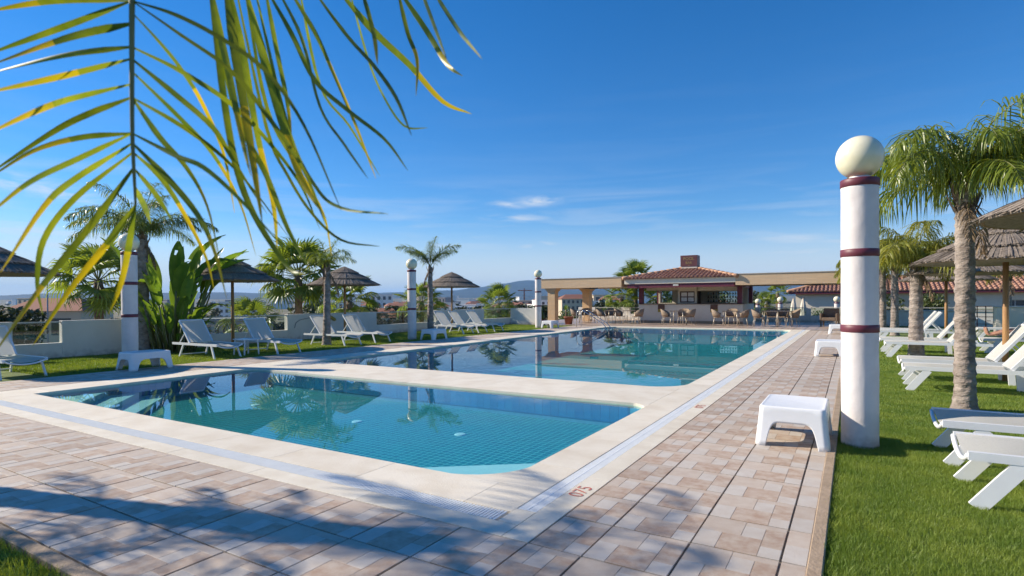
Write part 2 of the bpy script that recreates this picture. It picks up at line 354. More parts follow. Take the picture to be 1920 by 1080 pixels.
def mosaic_mat(name, c1, c2, grout, size, coord='Object', rot=None):
    mt = bpy.data.materials.new(name); mt.use_nodes = True; n, l = mt.node_tree.nodes, mt.node_tree.links
    b = n['Principled BSDF']; b.inputs['Roughness'].default_value = .35
    t = n.new('ShaderNodeTexCoord'); mpn = n.new('ShaderNodeMapping'); l.new(t.outputs[coord], mpn.inputs[0])
    if rot: mpn.inputs['Rotation'].default_value = rot
    br = n.new('ShaderNodeTexBrick'); br.offset = 0; br.inputs['Scale'].default_value = 1
    br.inputs['Brick Width'].default_value = size; br.inputs['Row Height'].default_value = size; br.inputs['Mortar Size'].default_value = size*.09
    br.inputs['Color1'].default_value = c1+(1,); br.inputs['Color2'].default_value = c2+(1,); br.inputs['Mortar'].default_value = grout+(1,)
    l.new(mpn.outputs[0], br.inputs['Vector']); l.new(br.outputs['Color'], b.inputs['Base Color'])
    bp = n.new('ShaderNodeBump'); bp.inputs['Strength'].default_value = .4; bp.inputs['Distance'].default_value = .004; bp.invert = True
    l.new(br.outputs['Fac'], bp.inputs['Height']); l.new(bp.outputs[0], b.inputs['Normal']); return mt
M_mosaic = mosaic_mat('blue_mosaic_floor', (.003,.150,.175), (.010,.215,.235), (.14,.44,.44), .085)
M_mosaicB = mosaic_mat('bright_mosaic_floor', (.008,.25,.29), (.018,.31,.35), (.15,.46,.48), .085)
M_mosaic_w = mat('blue_wall_tile', (.035,.20,.42), .3, (.05,.26,.47), 4, rnd=.12)
M_basin = mat('blue_basin_grout', (.16,.42,.55), .6)
M_step = mat('white_pool_step', (.66,.74,.74), .6, (.58,.68,.70), 4)
M_clad = mosaic_mat('yellow_brick_cladding', (.66,.45,.26), (.74,.52,.31), (.56,.42,.28), .12, rot=(R(90),0,0))
_b = [x for x in M_clad.node_tree.nodes if x.bl_idname == 'ShaderNodeTexBrick'][0]
_b.inputs['Brick Width'].default_value = .5; _b.inputs['Row Height'].default_value = .075; _b.offset = .5
M_colclad = mosaic_mat('yellow_column_tiles', (.66,.44,.24), (.72,.49,.27), (.54,.40,.26), .1, rot=(R(90),0,0))
_b = [x for x in M_colclad.node_tree.nodes if x.bl_idname == 'ShaderNodeTexBrick'][0]
_b.inputs['Brick Width'].default_value = .085; _b.inputs['Row Height'].default_value = .25
M_plaza = mosaic_mat('plaza_paving', (.46,.33,.25), (.50,.38,.30), (.30,.24,.18), .45)
M_ground = mat('dry_ground', (.19,.15,.085), .95, (.085,.095,.04), .02, 9, coord='Object', lo=.4, hi=.6)
M_hill = mat('scrub_hill', (.045,.06,.06), .95, (.025,.04,.04), .004, 9)

# ------------------------------------------------------------------ terrain, hills, air
def sstep(a, b, x):
    t = min(1, max(0, (x-a)/(b-a))); return t*t*(3-2*t)
def plat_d(x, y):
    dx = max(-17.2-x, 0, x-40); dy = max(-30-y, 0, y-52); return math.hypot(dx, dy)
def tz(x, y):
    d = plat_d(x, y)
    z = -1.35 - 7.2*sstep(0, 90, d) + 6*sstep(500, 2600, d) + 30*sstep(2200, 5200, d)
    if d > 3: z += (mnoise.noise(Vector((x*.02, y*.02, 0)))*.8 + mnoise.noise(Vector((x*.003, y*.003, 4)))*2.0*sstep(100, 700, d))*sstep(3, 40, d)
    return z
mb = MB(); NA = 144
rad = [0.01, 12, 20, 26] + [30*1.13**k for k in range(48)]
for r in rad:
    for a in range(NA):
        t = 2*math.pi*a/NA; x, y = r*math.cos(t)-5, r*math.sin(t)+15; mb.v.append((x, y, tz(x, y)))
for i in range(len(rad)-1):
    for a in range(NA):
        q = (a+1) % NA; mb.f.append((i*NA+a, i*NA+q, (i+1)*NA+q, (i+1)*NA+a)); mb.mi.append(0)
kind(mb.build('ground', M_ground, smooth=True), 'structure')
RMAX = rad[-1]

# ridge line as (image column, rows above the horizon); beyond the frame it goes on at the same scale
prof = [(-900, 9), (-300, 12), (0, 10), (200, 13), (420, 13), (560, 12), (680, 10), (757, 11), (811, 18), (848, 20), (892, 25), (946, 30), (997, 34), (1060, 33), (1130, 38),
        (1250, 43), (1350, 40), (1420, 33), (1480, 24), (1560, 17), (1700, 19), (1900, 15), (2300, 18), (2900, 12)]
def ridge(px):
    for (a, u), (b, v) in zip(prof, prof[1:]):
        if a <= px <= b: return u + (v-u)*sstep(0, 1, (px-a)/(b-a))
    return 12
mb = MB(); ND, NR = 420, 16
for i in range(ND):
    az = R(-75 + 150*i/(ND-1)); px = 960 + F_PX*math.tan(az) if abs(az) < R(62) else (2900 if az > 0 else -900)
    d = (CF*math.cos(az) + CR*math.sin(az)); d.z = 0; d.normalize()
    for k in range(NR):
        r = 4600 + 2600*k/(NR-1); u = k/(NR-1)
        hgt = 1.14*ridge(px)/F_PX*5600*(1/math.cos(min(abs(az), R(60))))**0 * math.cos(az if abs(az) < R(60) else R(60))**-0.0
        p = d*r; nv = mnoise.fractal(Vector((p.x*.0011, p.y*.0011, 2.)), 1.0, 2.1, 6)
        shape = math.sin(math.pi*min(1, u*1.35)*.5)**1.3 if u < .55 else math.cos((u-.55)/.45*math.pi*.5)**.8
        z = 22 + hgt*shape*(.93 + .10*nv) + 14*nv*shape
        mb.v.append((p.x, p.y, z if 0 < k < NR-1 else -8))
for i in range(ND-1):
    for k in range(NR-1): mb.f.append((i*NR+k, (i+1)*NR+k, (i+1)*NR+k+1, i*NR+k+1)); mb.mi.append(0)
kind(mb.build('mountain_range', M_hill, smooth=True), 'structure')

hz = MB().box(-11500, 11500, -11500, 11500, -14, 290).build('haze', None); hz.data.materials.clear()
hm = bpy.data.materials.new('haze'); hm.use_nodes = True; hm.node_tree.nodes.remove(hm.node_tree.nodes['Principled BSDF'])
pv = hm.node_tree.nodes.new('ShaderNodeVolumePrincipled'); pv.inputs['Color'].default_value = (.26,.56,1,1); pv.inputs['Density'].default_value = 0.000085; pv.inputs['Anisotropy'].default_value = 0.0
hm.node_tree.links.new(pv.outputs[0], hm.node_tree.nodes['Material Output'].inputs['Volume'])
hz.data.materials.append(hm); kind(hz, 'stuff', 'thin blue haze hanging over the town and mountains')

# ------------------------------------------------------------------ layout of the pool terrace (metres, X across, Y along the pool)
XR, XL = -2.20, -10.35                     # pool edges
YA0, YA1, YB0, YB1 = 3.47, 7.05, 8.50, 26.5
XG0, XG1, XO = -1.845, -1.70, -1.53        # grating and outer border, right side
YG1, YG0, YO = 3.04, 2.87, 2.69            # grating and outer border, front
XLO, XLAWN = -11.06, -12.42
KX0, KX1, KY = -.197, -.125, 1.315
XW = -16.75                                # garden wall

def rrect(x0, x1, y0, y1, rs, n=8):
    """rounded rectangle; rs = radii at (x0,y0),(x1,y0),(x1,y1),(x0,y1)"""
    out = []
    for (cx, cy, sx, sy, a0), r in zip(((x0,y0,1,1,180),(x1,y0,-1,1,270),(x1,y1,-1,-1,0),(x0,y1,1,-1,90)), rs):
        for k in range(n+1):
            a = R(a0+90*k/n); out.append((cx+sx*r+r*math.cos(a), cy+sy*r+r*math.sin(a)))
    return out
PA = rrect(XL, XR, YA0, YA1, (.12,.55,.28,.3)); PB = rrect(XL, XR, YB0, YB1, (.3,.6,.4,.4))

def sheet(name, quads, z, mt, k='structure'):
    b = MB()
    for x0, x1, y0, y1 in quads: b.add([(x0,y0,z),(x1,y0,z),(x1,y1,z),(x0,y1,z)], [(0,1,2,3)])
    o = b.build(name, mt); kind(o, k); return o

pav = sheet('paving', [(XO,KX0,-2,27.2),(XLAWN,XO,KY,YO),(XLAWN,XLO,YO,27.2)], -.010, M_grout)
plaza = sheet('plaza', [(-17.2,KX1,27.2,38.5)], -.004, M_plaza)
lawn = sheet('lawn', [(KX1,16,-3,38.5)], -.03, M_soil)
lawn2 = sheet('garden_lawn', [(XW,XLAWN,-4,27.2)], -.03, M_soil)
lawn3 = sheet('front_lawn', [(XLAWN,XO,-4,KY-.075)], -.03, M_soil)
kb = MB().bbox(KX0, KX1, -2, 27.2, -.06, .006, .006).build('kerb', M_kerb); kind(kb, 'structure')
kb = MB().bbox(XLAWN, XO, KY-.075, KY, -.06, .008, .006).build('front_kerb', M_kerb); kind(kb, 'structure')

# moulded paving tiles: seven stones pressed into each tile
PATT = [((0,.5),(.5,1),1), ((0,.28),(0,.5),0), ((.28,.75),(0,.5),2), ((.5,.75),(.5,.86),0), ((.5,1),(.86,1),1), ((.75,1),(.3,.86),2), ((.75,1),(0,.3),0)]
TW, TL = .4475, .455
def tile_mesh(u0=0, u1=1, v0=0, v1=1):
    b = MB(); g = .0017; G_ = .0060
    w, l = TW, TL
    for (a0, a1), (c0, c1), mi in PATT:
        a0, a1, c0, c1 = max(a0, u0), min(a1, u1), max(c0, v0), min(c1, v1)
        if a1-a0 < .02 or c1-c0 < .02: continue
        b.m = mi
        x0 = (a0-u0)*w + (G_ if a0 == u0 else g*.6); x1 = (a1-u0)*w - (G_ if a1 == u1 else g*.6)
        y0 = (c0-v0)*l + (G_ if c0 == v0 else .0002); y1 = (c1-v0)*l - (G_ if c1 == v1 else .0002)
        b.bbox(x0, x1, y0, y1, -.009, 0, .0010)
    b.m = 1; b.box(G_*1.2, (u1-u0)*w-G_*1.2, G_*1.2, (v1-v0)*l-G_*1.2, -.012, -.0042)
    return b
T_full = tile_mesh().mesh('tile', [M_tpale, M_tpink, M_tbrown])
T_cutL = tile_mesh(.29, 1).mesh('tile', [M_tpale, M_tpink, M_tbrown])
T_cutR = tile_mesh(0, .275).mesh('tile', [M_tpale, M_tpink, M_tbrown])
rng = random.Random(3)
spots = []
xs = [(-1.527, T_cutL), (-1.21, T_full), (-1.21+TW, T_full), (-1.21+2*TW, T_cutR)]
for k in range(-9, 54):
    y = YO + TL*k
    if y+TL > 27.2: break
    for x, me in xs: spots.append((x, y, me))
k = 0
while True:
    x = -1.21-.317-TW*(k+1)
    if x < XLAWN: break
    for j in (1, 2, 3): spots.append((x, YO-TL*j, T_full))
    k += 1
for k in range(54):
    for j in (1, 2, 3):
        if YO+TL*(k+1) < 27.2 and XLO-TW*j > XLAWN-.02: spots.append((XLO-TW*j, YO+TL*k, T_full))
def seen(x, y):
    d = Vector((x+.2, y+.2, 0)); dep = d.dot(CF); 
    return dep/ (1+d.length_squared*.02) if False else d.length
vis = [s for s in spots if Vector((s[0]+.2, s[1]+.2, 0)).dot(CF) > .9 and s[1] > .8]
vis.sort(key=lambda s: seen(s[0], s[1]))
rest = MB()
for i, (x, y, me) in enumerate(vis):
    jx, jy, jz = rng.uniform(-.0015,.0015), rng.uniform(-.0015,.0015), rng.uniform(-.0012,.0012)
    if i < 298:
        put('tile', me, pav, (x+jx, y+jy, jz), rot=(rng.uniform(-.002,.002), rng.uniform(-.002,.002), rng.uniform(-.002,.002)))
    else:
        b = tile_mesh(*({T_full.name: (0,1), T_cutL.name: (.29,1), T_cutR.name: (0,.275)}[me.name]))
        rest.v += [(p[0]+x, p[1]+y, p[2]) for p in b.v]; o = len(rest.v)-len(b.v)
        rest.f += [tuple(q+o for q in f) for f in b.f]; rest.mi += b.mi
kind(rest.build('distant_tiles', [M_tpale, M_tpink, M_tbrown], pav), 'stuff')

# ------------------------------------------------------------------ pools
def pool(name, poly, depth, mwater, label):
    root = kind(put(name, None), 'structure')
    n = len(poly); zt = -.02
    b = MB(); b.add([(x,y,-depth) for x,y in poly], [tuple(range(n))]); b.build('pool_floor', M_mosaic if depth < .5 else M_mosaicB, root)
    b = MB(); b.add([(x,y,-depth) for x,y in poly]+[(x,y,zt) for x,y in poly], [(i,n+i,n+(i+1)%n,(i+1)%n) for i in range(n)])
    b.build('basin_wall', M_basin, root)
    wv = MB(); wv.add([(x,y,-.034) for x,y in poly], [tuple(range(n))]); o = wv.build('water', mwater); kind(o, 'structure'); o.name = 'water'
    return root
poolA = pool('children_pool', PA, .34, M_waterA, '')
poolB = pool('swimming_pool', PB, .75, M_waterB, '')
# waterline tiles on the walls the camera looks at
tm = MB().bbox(-.061, .061, -.004, .004, -.125, .125, .002).mesh('wall_tile', M_mosaic_w)
def wall_tiles(root, x0, x1, y, z, rz=0, n=None, skip=0):
    n = int((x1-x0)/.125)
    for i in range(n): put('wall_tile', tm, root, (x0+.0625+.125*i, y, z), rz)
wall_tiles(poolA, XL+.35, XR-.3, YA1-.006, -.155)
wall_tiles(poolB, XL+.45, XR-.45, YB1-.006, -.155)
rows = MB()
for (pp, d) in ((poolA, .34), (poolB, .75)):
    y0, y1 = (YA0+.6, YA1-.35) if pp is poolA else (YB0+.65, YB1-.45)
    lt = MB(); k = 0; y = y0
    while y+.125 < y1:
        lt.box(XL+.001, XL+.008, y+.002, y+.123, -.28, -.03); y += .125
    kind(lt.build('side_wall_tiles', M_mosaic_w, pp), 'stuff')
# corner steps
def steps(root, cx, cy, sx, sy, spec):
    for (a, b_, z0, z1) in spec:
        MB().prism([(cx, cy), (cx+sx*a, cy), (cx, cy+sy*b_)][::1 if sx*sy > 0 else -1], z0, z1).build('corner_step', M_step, root)
steps(poolA, XR+.0, YA0, -1, 1, [(1.25,.95,-.34,-.085)])
steps(poolB, XR+.0, YB0, -1, 1, [(1.35,1.05,-.75,-.10)])
steps(poolA, XL, YA0, 1, 1, [(2.3,2.0,-.34,-.26), (1.75,1.5,-.26,-.175), (1.2,1.0,-.175,-.09)])
dm = MB().lathe([(.0,.012),(.03,.012),(.065,.008),(.075,.0)], 20).mesh('floor_inlet', M_step)
for x, y in ((-8.3,5.7),(-5.9,5.6),(-4.2,5.7),(-5.0,4.1),(-7.2,4.2)): put('floor_inlet', dm, poolA, (x, y, -.339))
for x, y in ((-6.5,11.5),(-4.2,11.2),(-8.4,14),(-4.4,15)): put('floor_inlet', dm, poolB, (x, y, -.749))

# coping: stones with fine joints, corner pieces cut to the pool's rounded corners
cop = kind(put('pool_coping', None), 'structure')
def stones(x0, x1, y0, y1, along, step, name='coping_stone', mt=M_coping, z=0, th=.05, j=.0010):
    a0, a1 = (x0, x1) if along == 'x' else (y0, y1)
    n = max(1, round((a1-a0)/step)); s = (a1-a0)/n
    for i in range(n):
        p, q = a0+s*i+j, a0+s*(i+1)-j
        b = MB()
        if along == 'x': b.bbox(p, q, y0, y1, -th, 0, .0012); cxy = ((p+q)/2, (y0+y1)/2)
        else: b.bbox(x0, x1, p, q, -th, 0, .0012); cxy = ((x0+x1)/2, (p+q)/2)
        b.v = [(u-cxy[0], v-cxy[1], w_) for u, v, w_ in b.v]
        b.build(name, mt, cop, loc=(cxy[0], cxy[1], z + rng.uniform(-.0008,.0008)))
OV = .012
stones(XR-OV, XG0, YG1, YB1+.7, 'y', 1.0)                         # right side
stones(XL, XR-OV-.002, YG1, YA0+OV, 'x', 1.0)                     # front
stones(XL+OV+.002, XR-OV-.002, YA1-OV, YB0+OV, 'x', 1.35)         # between the pools
stones(XL+OV, XR-OV-.002, YB1-OV, YB1+.7, 'x', 1.0)               # far end
stones(XLO, XL+OV, YO, YB1+.7, 'y', 1.0)                          # left side
stones(XG1, XO-.003, YO+.003, YB1+.7, 'y', 1.2, 'border_stone', M_border)
stones(XL-.7+.003, XG1-.003, YO+.003, YG0, 'x', 1.2, 'border_stone', M_border)
MB().prism([(XG0+.004,YG0+.003),(XG1-.003,YG0+.003),(XG1-.003,YG1+.06),(XG0+.004,YG1+.06)], -.05, .0005).build('corner_stone', M_border, cop)
def corner(cx, cy, sx, sy, r):
    pts = [(cx-sx*OV*1.0, cy-sy*OV*1.0)]
    for k in range(9):
        a = R(90*k/8); pts.append((cx+sx*(r-r*math.sin(a)), cy+sy*(r-r*math.cos(a))))
    if sx*sy < 0: pts = pts[::-1]
    MB().prism(pts[::-1], -.048, -.0012).build('corner_stone', M_coping, cop)
for c in ((XR,YA0,-1,1,.57),(XR,YA1,-1,-1,.30),(XR,YB0,-1,1,.62),(XR,YB1,-1,-1,.42),(XL,YA1,1,-1,.32),(XL,YB0,1,1,.32),(XL,YB1,1,-1,.42)): corner(*c)
# gutter with white grating
gut = kind(put('gutter', None), 'structure')
MB().box(XG0, XG1, YG1, YB1+.7, -.05, -.03).build('channel', M_dark, gut)
MB().box(XLO+.75, XG0, YG0, YG1, -.051, -.031).build('channel', M_dark, gut)
b = MB(); y = YG1+.07
while y < YB1+.65:
    b.box(XG0+.006, XG1-.006, y, y+.0135, -.028, -.002); y += .0215
b.box(XG0+.066, XG0+.074, YG1+.07, YB1+.6, -.026, -.001)
kind(b.build('grating', M_grate, gut), 'stuff')
b = MB(); x = XL-.6
while x < XG0-.02:
    b.box(x, x+.0125, YG0+.006, YG1-.006, -.028, -.002); x += .0245
kind(b.build('grating', M_grate, gut), 'stuff')
sl = MB().box(XLO-.016, XLO-.001, YO, 27.2, -.02, .001).build('slot_drain', M_dark, gut)

# ------------------------------------------------------------------ grass
def grass(name, regs, label):
    V = []; r = np.random.default_rng(5)
    for (x0, x1, y0, y1, dens, h0, h1, wd) in regs:
        n = int((x1-x0)*(y1-y0)*dens)
        x = r.uniform(x0, x1, n); y = r.uniform(y0, y1, n); a = r.uniform(0, 2*np.pi, n); h = r.uniform(h0, h1, n); ww = wd*r.uniform(.7, 1.3, n)
        lean = r.uniform(0, .9, n)*h; la = r.uniform(0, 2*np.pi, n)
        p = np.zeros((n, 3, 3)); z = np.full(n, -.03)
        p[:,0] = np.stack([x-np.cos(a)*ww/2, y-np.sin(a)*ww/2, z], 1); p[:,1] = np.stack([x+np.cos(a)*ww/2, y+np.sin(a)*ww/2, z], 1)
        p[:,2] = np.stack([x+np.cos(la)*lean, y+np.sin(la)*lean, z+h], 1); V.append(p.reshape(-1, 3))
    V = np.concatenate(V); n = len(V)
    me = bpy.data.meshes.new(name); me.vertices.add(n); me.vertices.foreach_set('co', V.ravel()); me.loops.add(n); me.loops.foreach_set('vertex_index', np.arange(n))
    me.polygons.add(n//3); me.polygons.foreach_set('loop_start', np.arange(0, n, 3)); me.update(calc_edges=True); me.materials.append(M_grass)
    kind(put(name, me), 'stuff', label)
grass('grass', [(KX1+.005,3.2,3.0,7.2,30000,.016,.036,.0032), (KX1+.005,4.5,7.2,13,11000,.018,.036,.005), (KX1+.005,7,13,24,3000,.02,.04,.010), (KX1-.012,.02,3,20,7000,.02,.06,.004)],
      'short mown grass covering the lawn beside the paved path')
grass('garden_grass', [(XW+.02,XLAWN-.01,4.5,12,2600,.025,.055,.011), (XW+.02,XLAWN-.01,12,27,1300,.025,.055,.016)], 'short sunlit grass of the lawn along the garden wall')
grass('front_grass', [(-7,-2.6,-.2,KY-.08,9000,.025,.06,.006)], 'grass in the near left corner behind the kerb')

# ------------------------------------------------------------------ lamp posts
def lamp_post(label, loc):
    t = thing('lamp_post', label, 'lamp post', loc, 0, 'globe lamp posts round the pool')
    def wob(a, z): return .0025*mnoise.noise(Vector((math.cos(a)*3, math.sin(a)*3, z*4)))+.0015*mnoise.noise(Vector((math.cos(a)*9, math.sin(a)*9, z*12)))
    zs = [0] + [.04*k for k in range(1, 60)] + [2.395]
    MB().lathe([(.151 if z > .02 else .156, z) for z in zs], 40, wob=wob).build('pillar', M_post, t, True)
    for z0, z1 in ((1.05,1.12), (1.74,1.81)):
        MB().lathe([(.1515,z0),(.1565,z0+.004),(.1565,z1-.004),(.1515,z1)], 40).build('band', M_maroon, t, True)
    MB().lathe([(.1515,2.38),(.158,2.384),(.158,2.445),(.152,2.452),(.10,2.455),(.0,2.456)], 40).build('band', M_maroon, t, True)
    MB().lathe([(.085,2.456),(.085,2.475)], 24).build('globe_holder', M_white, t, True)
    pr = [(.196*math.sin(math.pi*k/20), 2.655-.196*math.cos(math.pi*k/20)) for k in range(21)]
    MB().lathe(pr, 40).build('globe', M_globe, t, True)
    return t
lp = lamp_post('white globe lamp post at the lawn edge, nearest and tallest in view', (.055, 6.12, -.03))
for p, l in (((-13.27,6.15,-.03), 'globe lamp post in front of the left palm and paddle leaf plant'),
             ((-13.22,15.15,-.03), 'globe lamp post between two thatched parasols on the left lawn'),
             ((-13.2,24.4,-.03), 'globe lamp post beside the left end of the pergola')):
    copy_tree(lp, l, p)

# ------------------------------------------------------------------ moulded white plastic tables
def plastic_table(label, loc, rz=0):
    W, D, Hh = .30, .41, .355
    n = 22; b = MB(); cols = []
    base = rrect(-1, 1, -1, 1, (.16,)*4, 6)
    # dense perimeter
    per = []
    m_ = len(base)
    for i in range(m_):
        p, q = base[i], base[(i+1) % m_]; seg = max(1, int(math.hypot(q[0]-p[0], q[1]-p[1])/.035))
        for k in range(seg): per.append((p[0]+(q[0]-p[0])*k/seg, p[1]+(q[1]-p[1])*k/seg))
    N = len(per); rowsn = 7
    def ztop(): return Hh-.012
    for (u, v) in per:
        s = u if abs(v) > abs(u) else v                 # position along the side
        lg = .66
        a = 0 if abs(s) > lg+.02 else .215*min(1, max(0, (1-(abs(s)/(lg+.02))**7)))**.55
        for k in range(rowsn+1):
            z = a + (ztop()-a)*k/rowsn; g = 1 + .13*(1-z/Hh)**1.2
            b.v.append((u*W*.90*g, v*D*.90*g, z))
    R1 = rowsn+1
    for i in range(N):
        j = (i+1) % N
        for k in range(rowsn): b.f.append((i*R1+k, j*R1+k, j*R1+k+1, i*R1+k+1)); b.mi.append(0)
    o = len(b.v)
    rings = [(.885, Hh-.003), (.865, Hh), (.83, Hh), (.815, Hh-.002), (.80, Hh-.003)]
    for s, z in rings:
        for u, v in per: b.v.append((u*W*s, v*D*s, z))
    prev = [i*R1+rowsn for i in range(N)]
    for r_ in range(len(rings)):
        cur = [o+r_*N+i for i in range(N)]
        for i in range(N): j = (i+1) % N; b.f.append((prev[i], prev[j], cur[j], cur[i])); b.mi.append(0)
        prev = cur
    b.f.append(tuple(prev)); b.mi.append(0)
    t = b.build('plastic_table', M_white, None, True, loc=loc, rz=rz)
    sd = t.modifiers.new('thickness', 'SOLIDIFY'); sd.thickness = .022; sd.offset = -1
    return tag(t, label, 'table', 'low white plastic tables beside the lamp posts')
pt = plastic_table('white plastic table on the paving beside the nearest lamp post', (-.47, 5.98, 0))
for x, y, l in ((-.47,15.15,'second white plastic table along the path, partly behind the nearest lamp post'), (-.48,24.45,'farthest white plastic table along the path, partly behind the nearest lamp post'),
                (-12.25,5.95,'white plastic table by the left lamp post in front of the palm'), (-12.45,15.4,'white plastic table by the lamp post between the left parasols'),
                (-12.4,24.1,'white plastic table by the lamp post near the pergola')):
    c = pt.copy(); COL.objects.link(c); c.location = (x, y, 0 if x > -2 else -.002); c['label'] = l; c.rotation_euler.z = rng.uniform(-.04,.04)

# ------------------------------------------------------------------ sun loungers
def lounger(label, loc, rz, tilt, style, group):
    """foot end at x=0, head at x=1.95"""
    t = thing('sun_lounger', label, 'sun lounger', loc, rz, group)
    W, Z, L, xb = .315, .335, 1.93, 1.22
    for s in (-1, 1):
        MB().bar((.02, s*W, Z), (L, s*W, Z), .035, .055).build('side_rail', M_alu, t)
    # foot end: dipped crossbar
    pts = [(.02, -W+.35*0 + W*2*k/12, Z-.075*math.sin(math.pi*k/12)**.7) for k in range(13)]
    MB().tube(pts, .017, 8).build('foot_bar', M_alu, t, True)
    b = MB(); nx, ny = 14, 10
    for i in range(nx+1):
        for j in range(ny+1):
            x = .035 + (xb-.035)*i/nx; v = -1+2*j/ny; b.v.append((x, v*(W-.012), Z+.022-.030*(1-v*v)-.045*(1-v*v)*max(0, 1-x/.25)))
    for i in range(nx):
        for j in range(ny): k = i*(ny+1)+j; b.f.append((k, k+ny+1, k+ny+2, k+1)); b.mi.append(0)
    b.build('seat_sling', M_sling, t, True)
    ca, sa = math.cos(tilt), math.sin(tilt); BL = .70
    def bp(u, v, off=0): return (xb + u*BL*ca - off*sa, v*(W-.025), Z+.03 + u*BL*sa + off*ca)
    bk = MB()
    for s in (-1, 1): bk.bar(bp(0,s), bp(1,s), .032, .04, up=(-sa,0,ca))
    bk.bar(bp(1,-1), bp(1,1), .032, .04, up=(-sa,0,ca))
    bk.build('back_frame', M_alu, t)
    b = MB()
    for i in range(9):
        for j in range(9):
            u, v = .01+.98*i/8, -1+2*j/8; b.v.append(bp(u, v*.97, .012-.028*(1-v*v)))
    for i in range(8):
        for j in range(8): k = i*9+j; b.f.append((k, k+9, k+10, k+1)); b.mi.append(0)
    b.build('back_sling', M_sling, t, True)
    if tilt > .2:
        for s in (-1, 1): MB().bar((xb+.5, s*(W-.05), Z), bp(.52, s*.86), .02, .02).build('prop', M_alu, t)
    for s in (-1, 1):
        if style == 'flat':
            MB().bar((.30, s*W, Z-.02), (.06, s*(W+.005), .0), .03, .095, up=(1,0,.6)).build('leg', M_alu, t)
            MB().bar((1.40, s*W, Z-.02), (1.42, s*(W+.005), .0), .03, .085, up=(1,0,0)).build('leg', M_alu, t)
        else:
            MB().bar((.26, s*W, Z-.02), (.10, s*(W+.02), .0), .03, .045, up=(1,0,.4)).build('leg', M_alu, t)
            MB().bar((1.45, s*W, Z-.02), (1.60, s*(W+.02), .0), .03, .045, up=(1,0,.4)).build('leg', M_alu, t)
    MB().bar((.30,-W,Z-.085), (.30,W,Z-.085), .02, .03).build('stretcher', M_alu, t) if style == 'flat' else MB().bar((1.57,-W,.07), (1.57,W,.07), .02, .02).build('stretcher', M_alu, t)
    return t
GR, GL = 'white sun loungers in rows on the right lawn', 'white sun loungers on the lawn along the garden wall'
rl = lounger('white sun lounger nearest the camera on the right lawn, cut by the frame', (.62, 4.98, -.028), 0, R(42), 'flat', GR)
copy_tree(rl, 'second nearest white lounger, its foot end below the big palm trunk', (.60, 6.06, -.028), R(1))
r45 = lounger('white sun lounger whose middle is hidden by the nearest palm trunk', (.64, 10.4, -.028), R(-1), R(52), 'flat', GR)
for x, y, a, l in ((.66, 11.62, 1, 'white sun lounger just behind the one crossed by the nearest palm trunk'),
                   (.63, 15.9, 0, 'white sun lounger crossed by the second palm trunk, the nearer of that pair'), (.58, 17.3, -1, 'white sun lounger crossed by the second palm trunk, the farther of that pair'),
                   (.6, 21.2, 1, 'white sun lounger beyond the second palm, nearer of the two farthest'), (.62, 22.6, -2, 'farthest white sun lounger along the lawn edge by the thin palms'),
                   (2.72, 18.05, 0, 'white sun lounger with a sunbather lying on it'), (3.5, 24.3, 3, 'white sun lounger far back right of the sunbather')):
    copy_tree(r45, l, (x, y, -.028), R(a))
ll = lounger('white lounger facing the pool beside the paddle leaf plant', (-12.78, 8.12, -.028), R(180), R(50), 'tube', GL)
for x, y, a, l in ((-12.45, 9.6, 178, 'white lounger right of the small side table under the left parasol'), (-12.75, 4.2, 182, 'white lounger cut by the left edge of the frame'),
                   (-12.98, 12.3, 181, 'white lounger behind the leaning ringed palm trunk'), (-13.0, 13.6, 179, 'white lounger right of the second left parasol pole'),
                   (-13.25, 18.75, 180, 'left one of three loungers under the third left parasol'), (-13.2, 19.72, 182, 'middle one of three loungers under the third left parasol'),
                   (-13.15, 20.9, 179, 'right one of three loungers under the third left parasol')):
    copy_tree(ll, l, (x, y, -.028), R(a))
# little side table between the first two loungers on the left
t = thing('side_table', 'small white side table between two loungers under the left parasol', 'table', (-13.25, 8.85, -.028))
bevel(MB().box(-.24,.24,-.22,.22,.40,.425).build('table_top', M_alu, t), .006)
for sx in (-1, 1):
    for sy in (-1, 1): MB().bar((sx*.2, sy*.18, .40), (sx*.22, sy*.2, 0), .03, .03).build('leg', M_alu, t)

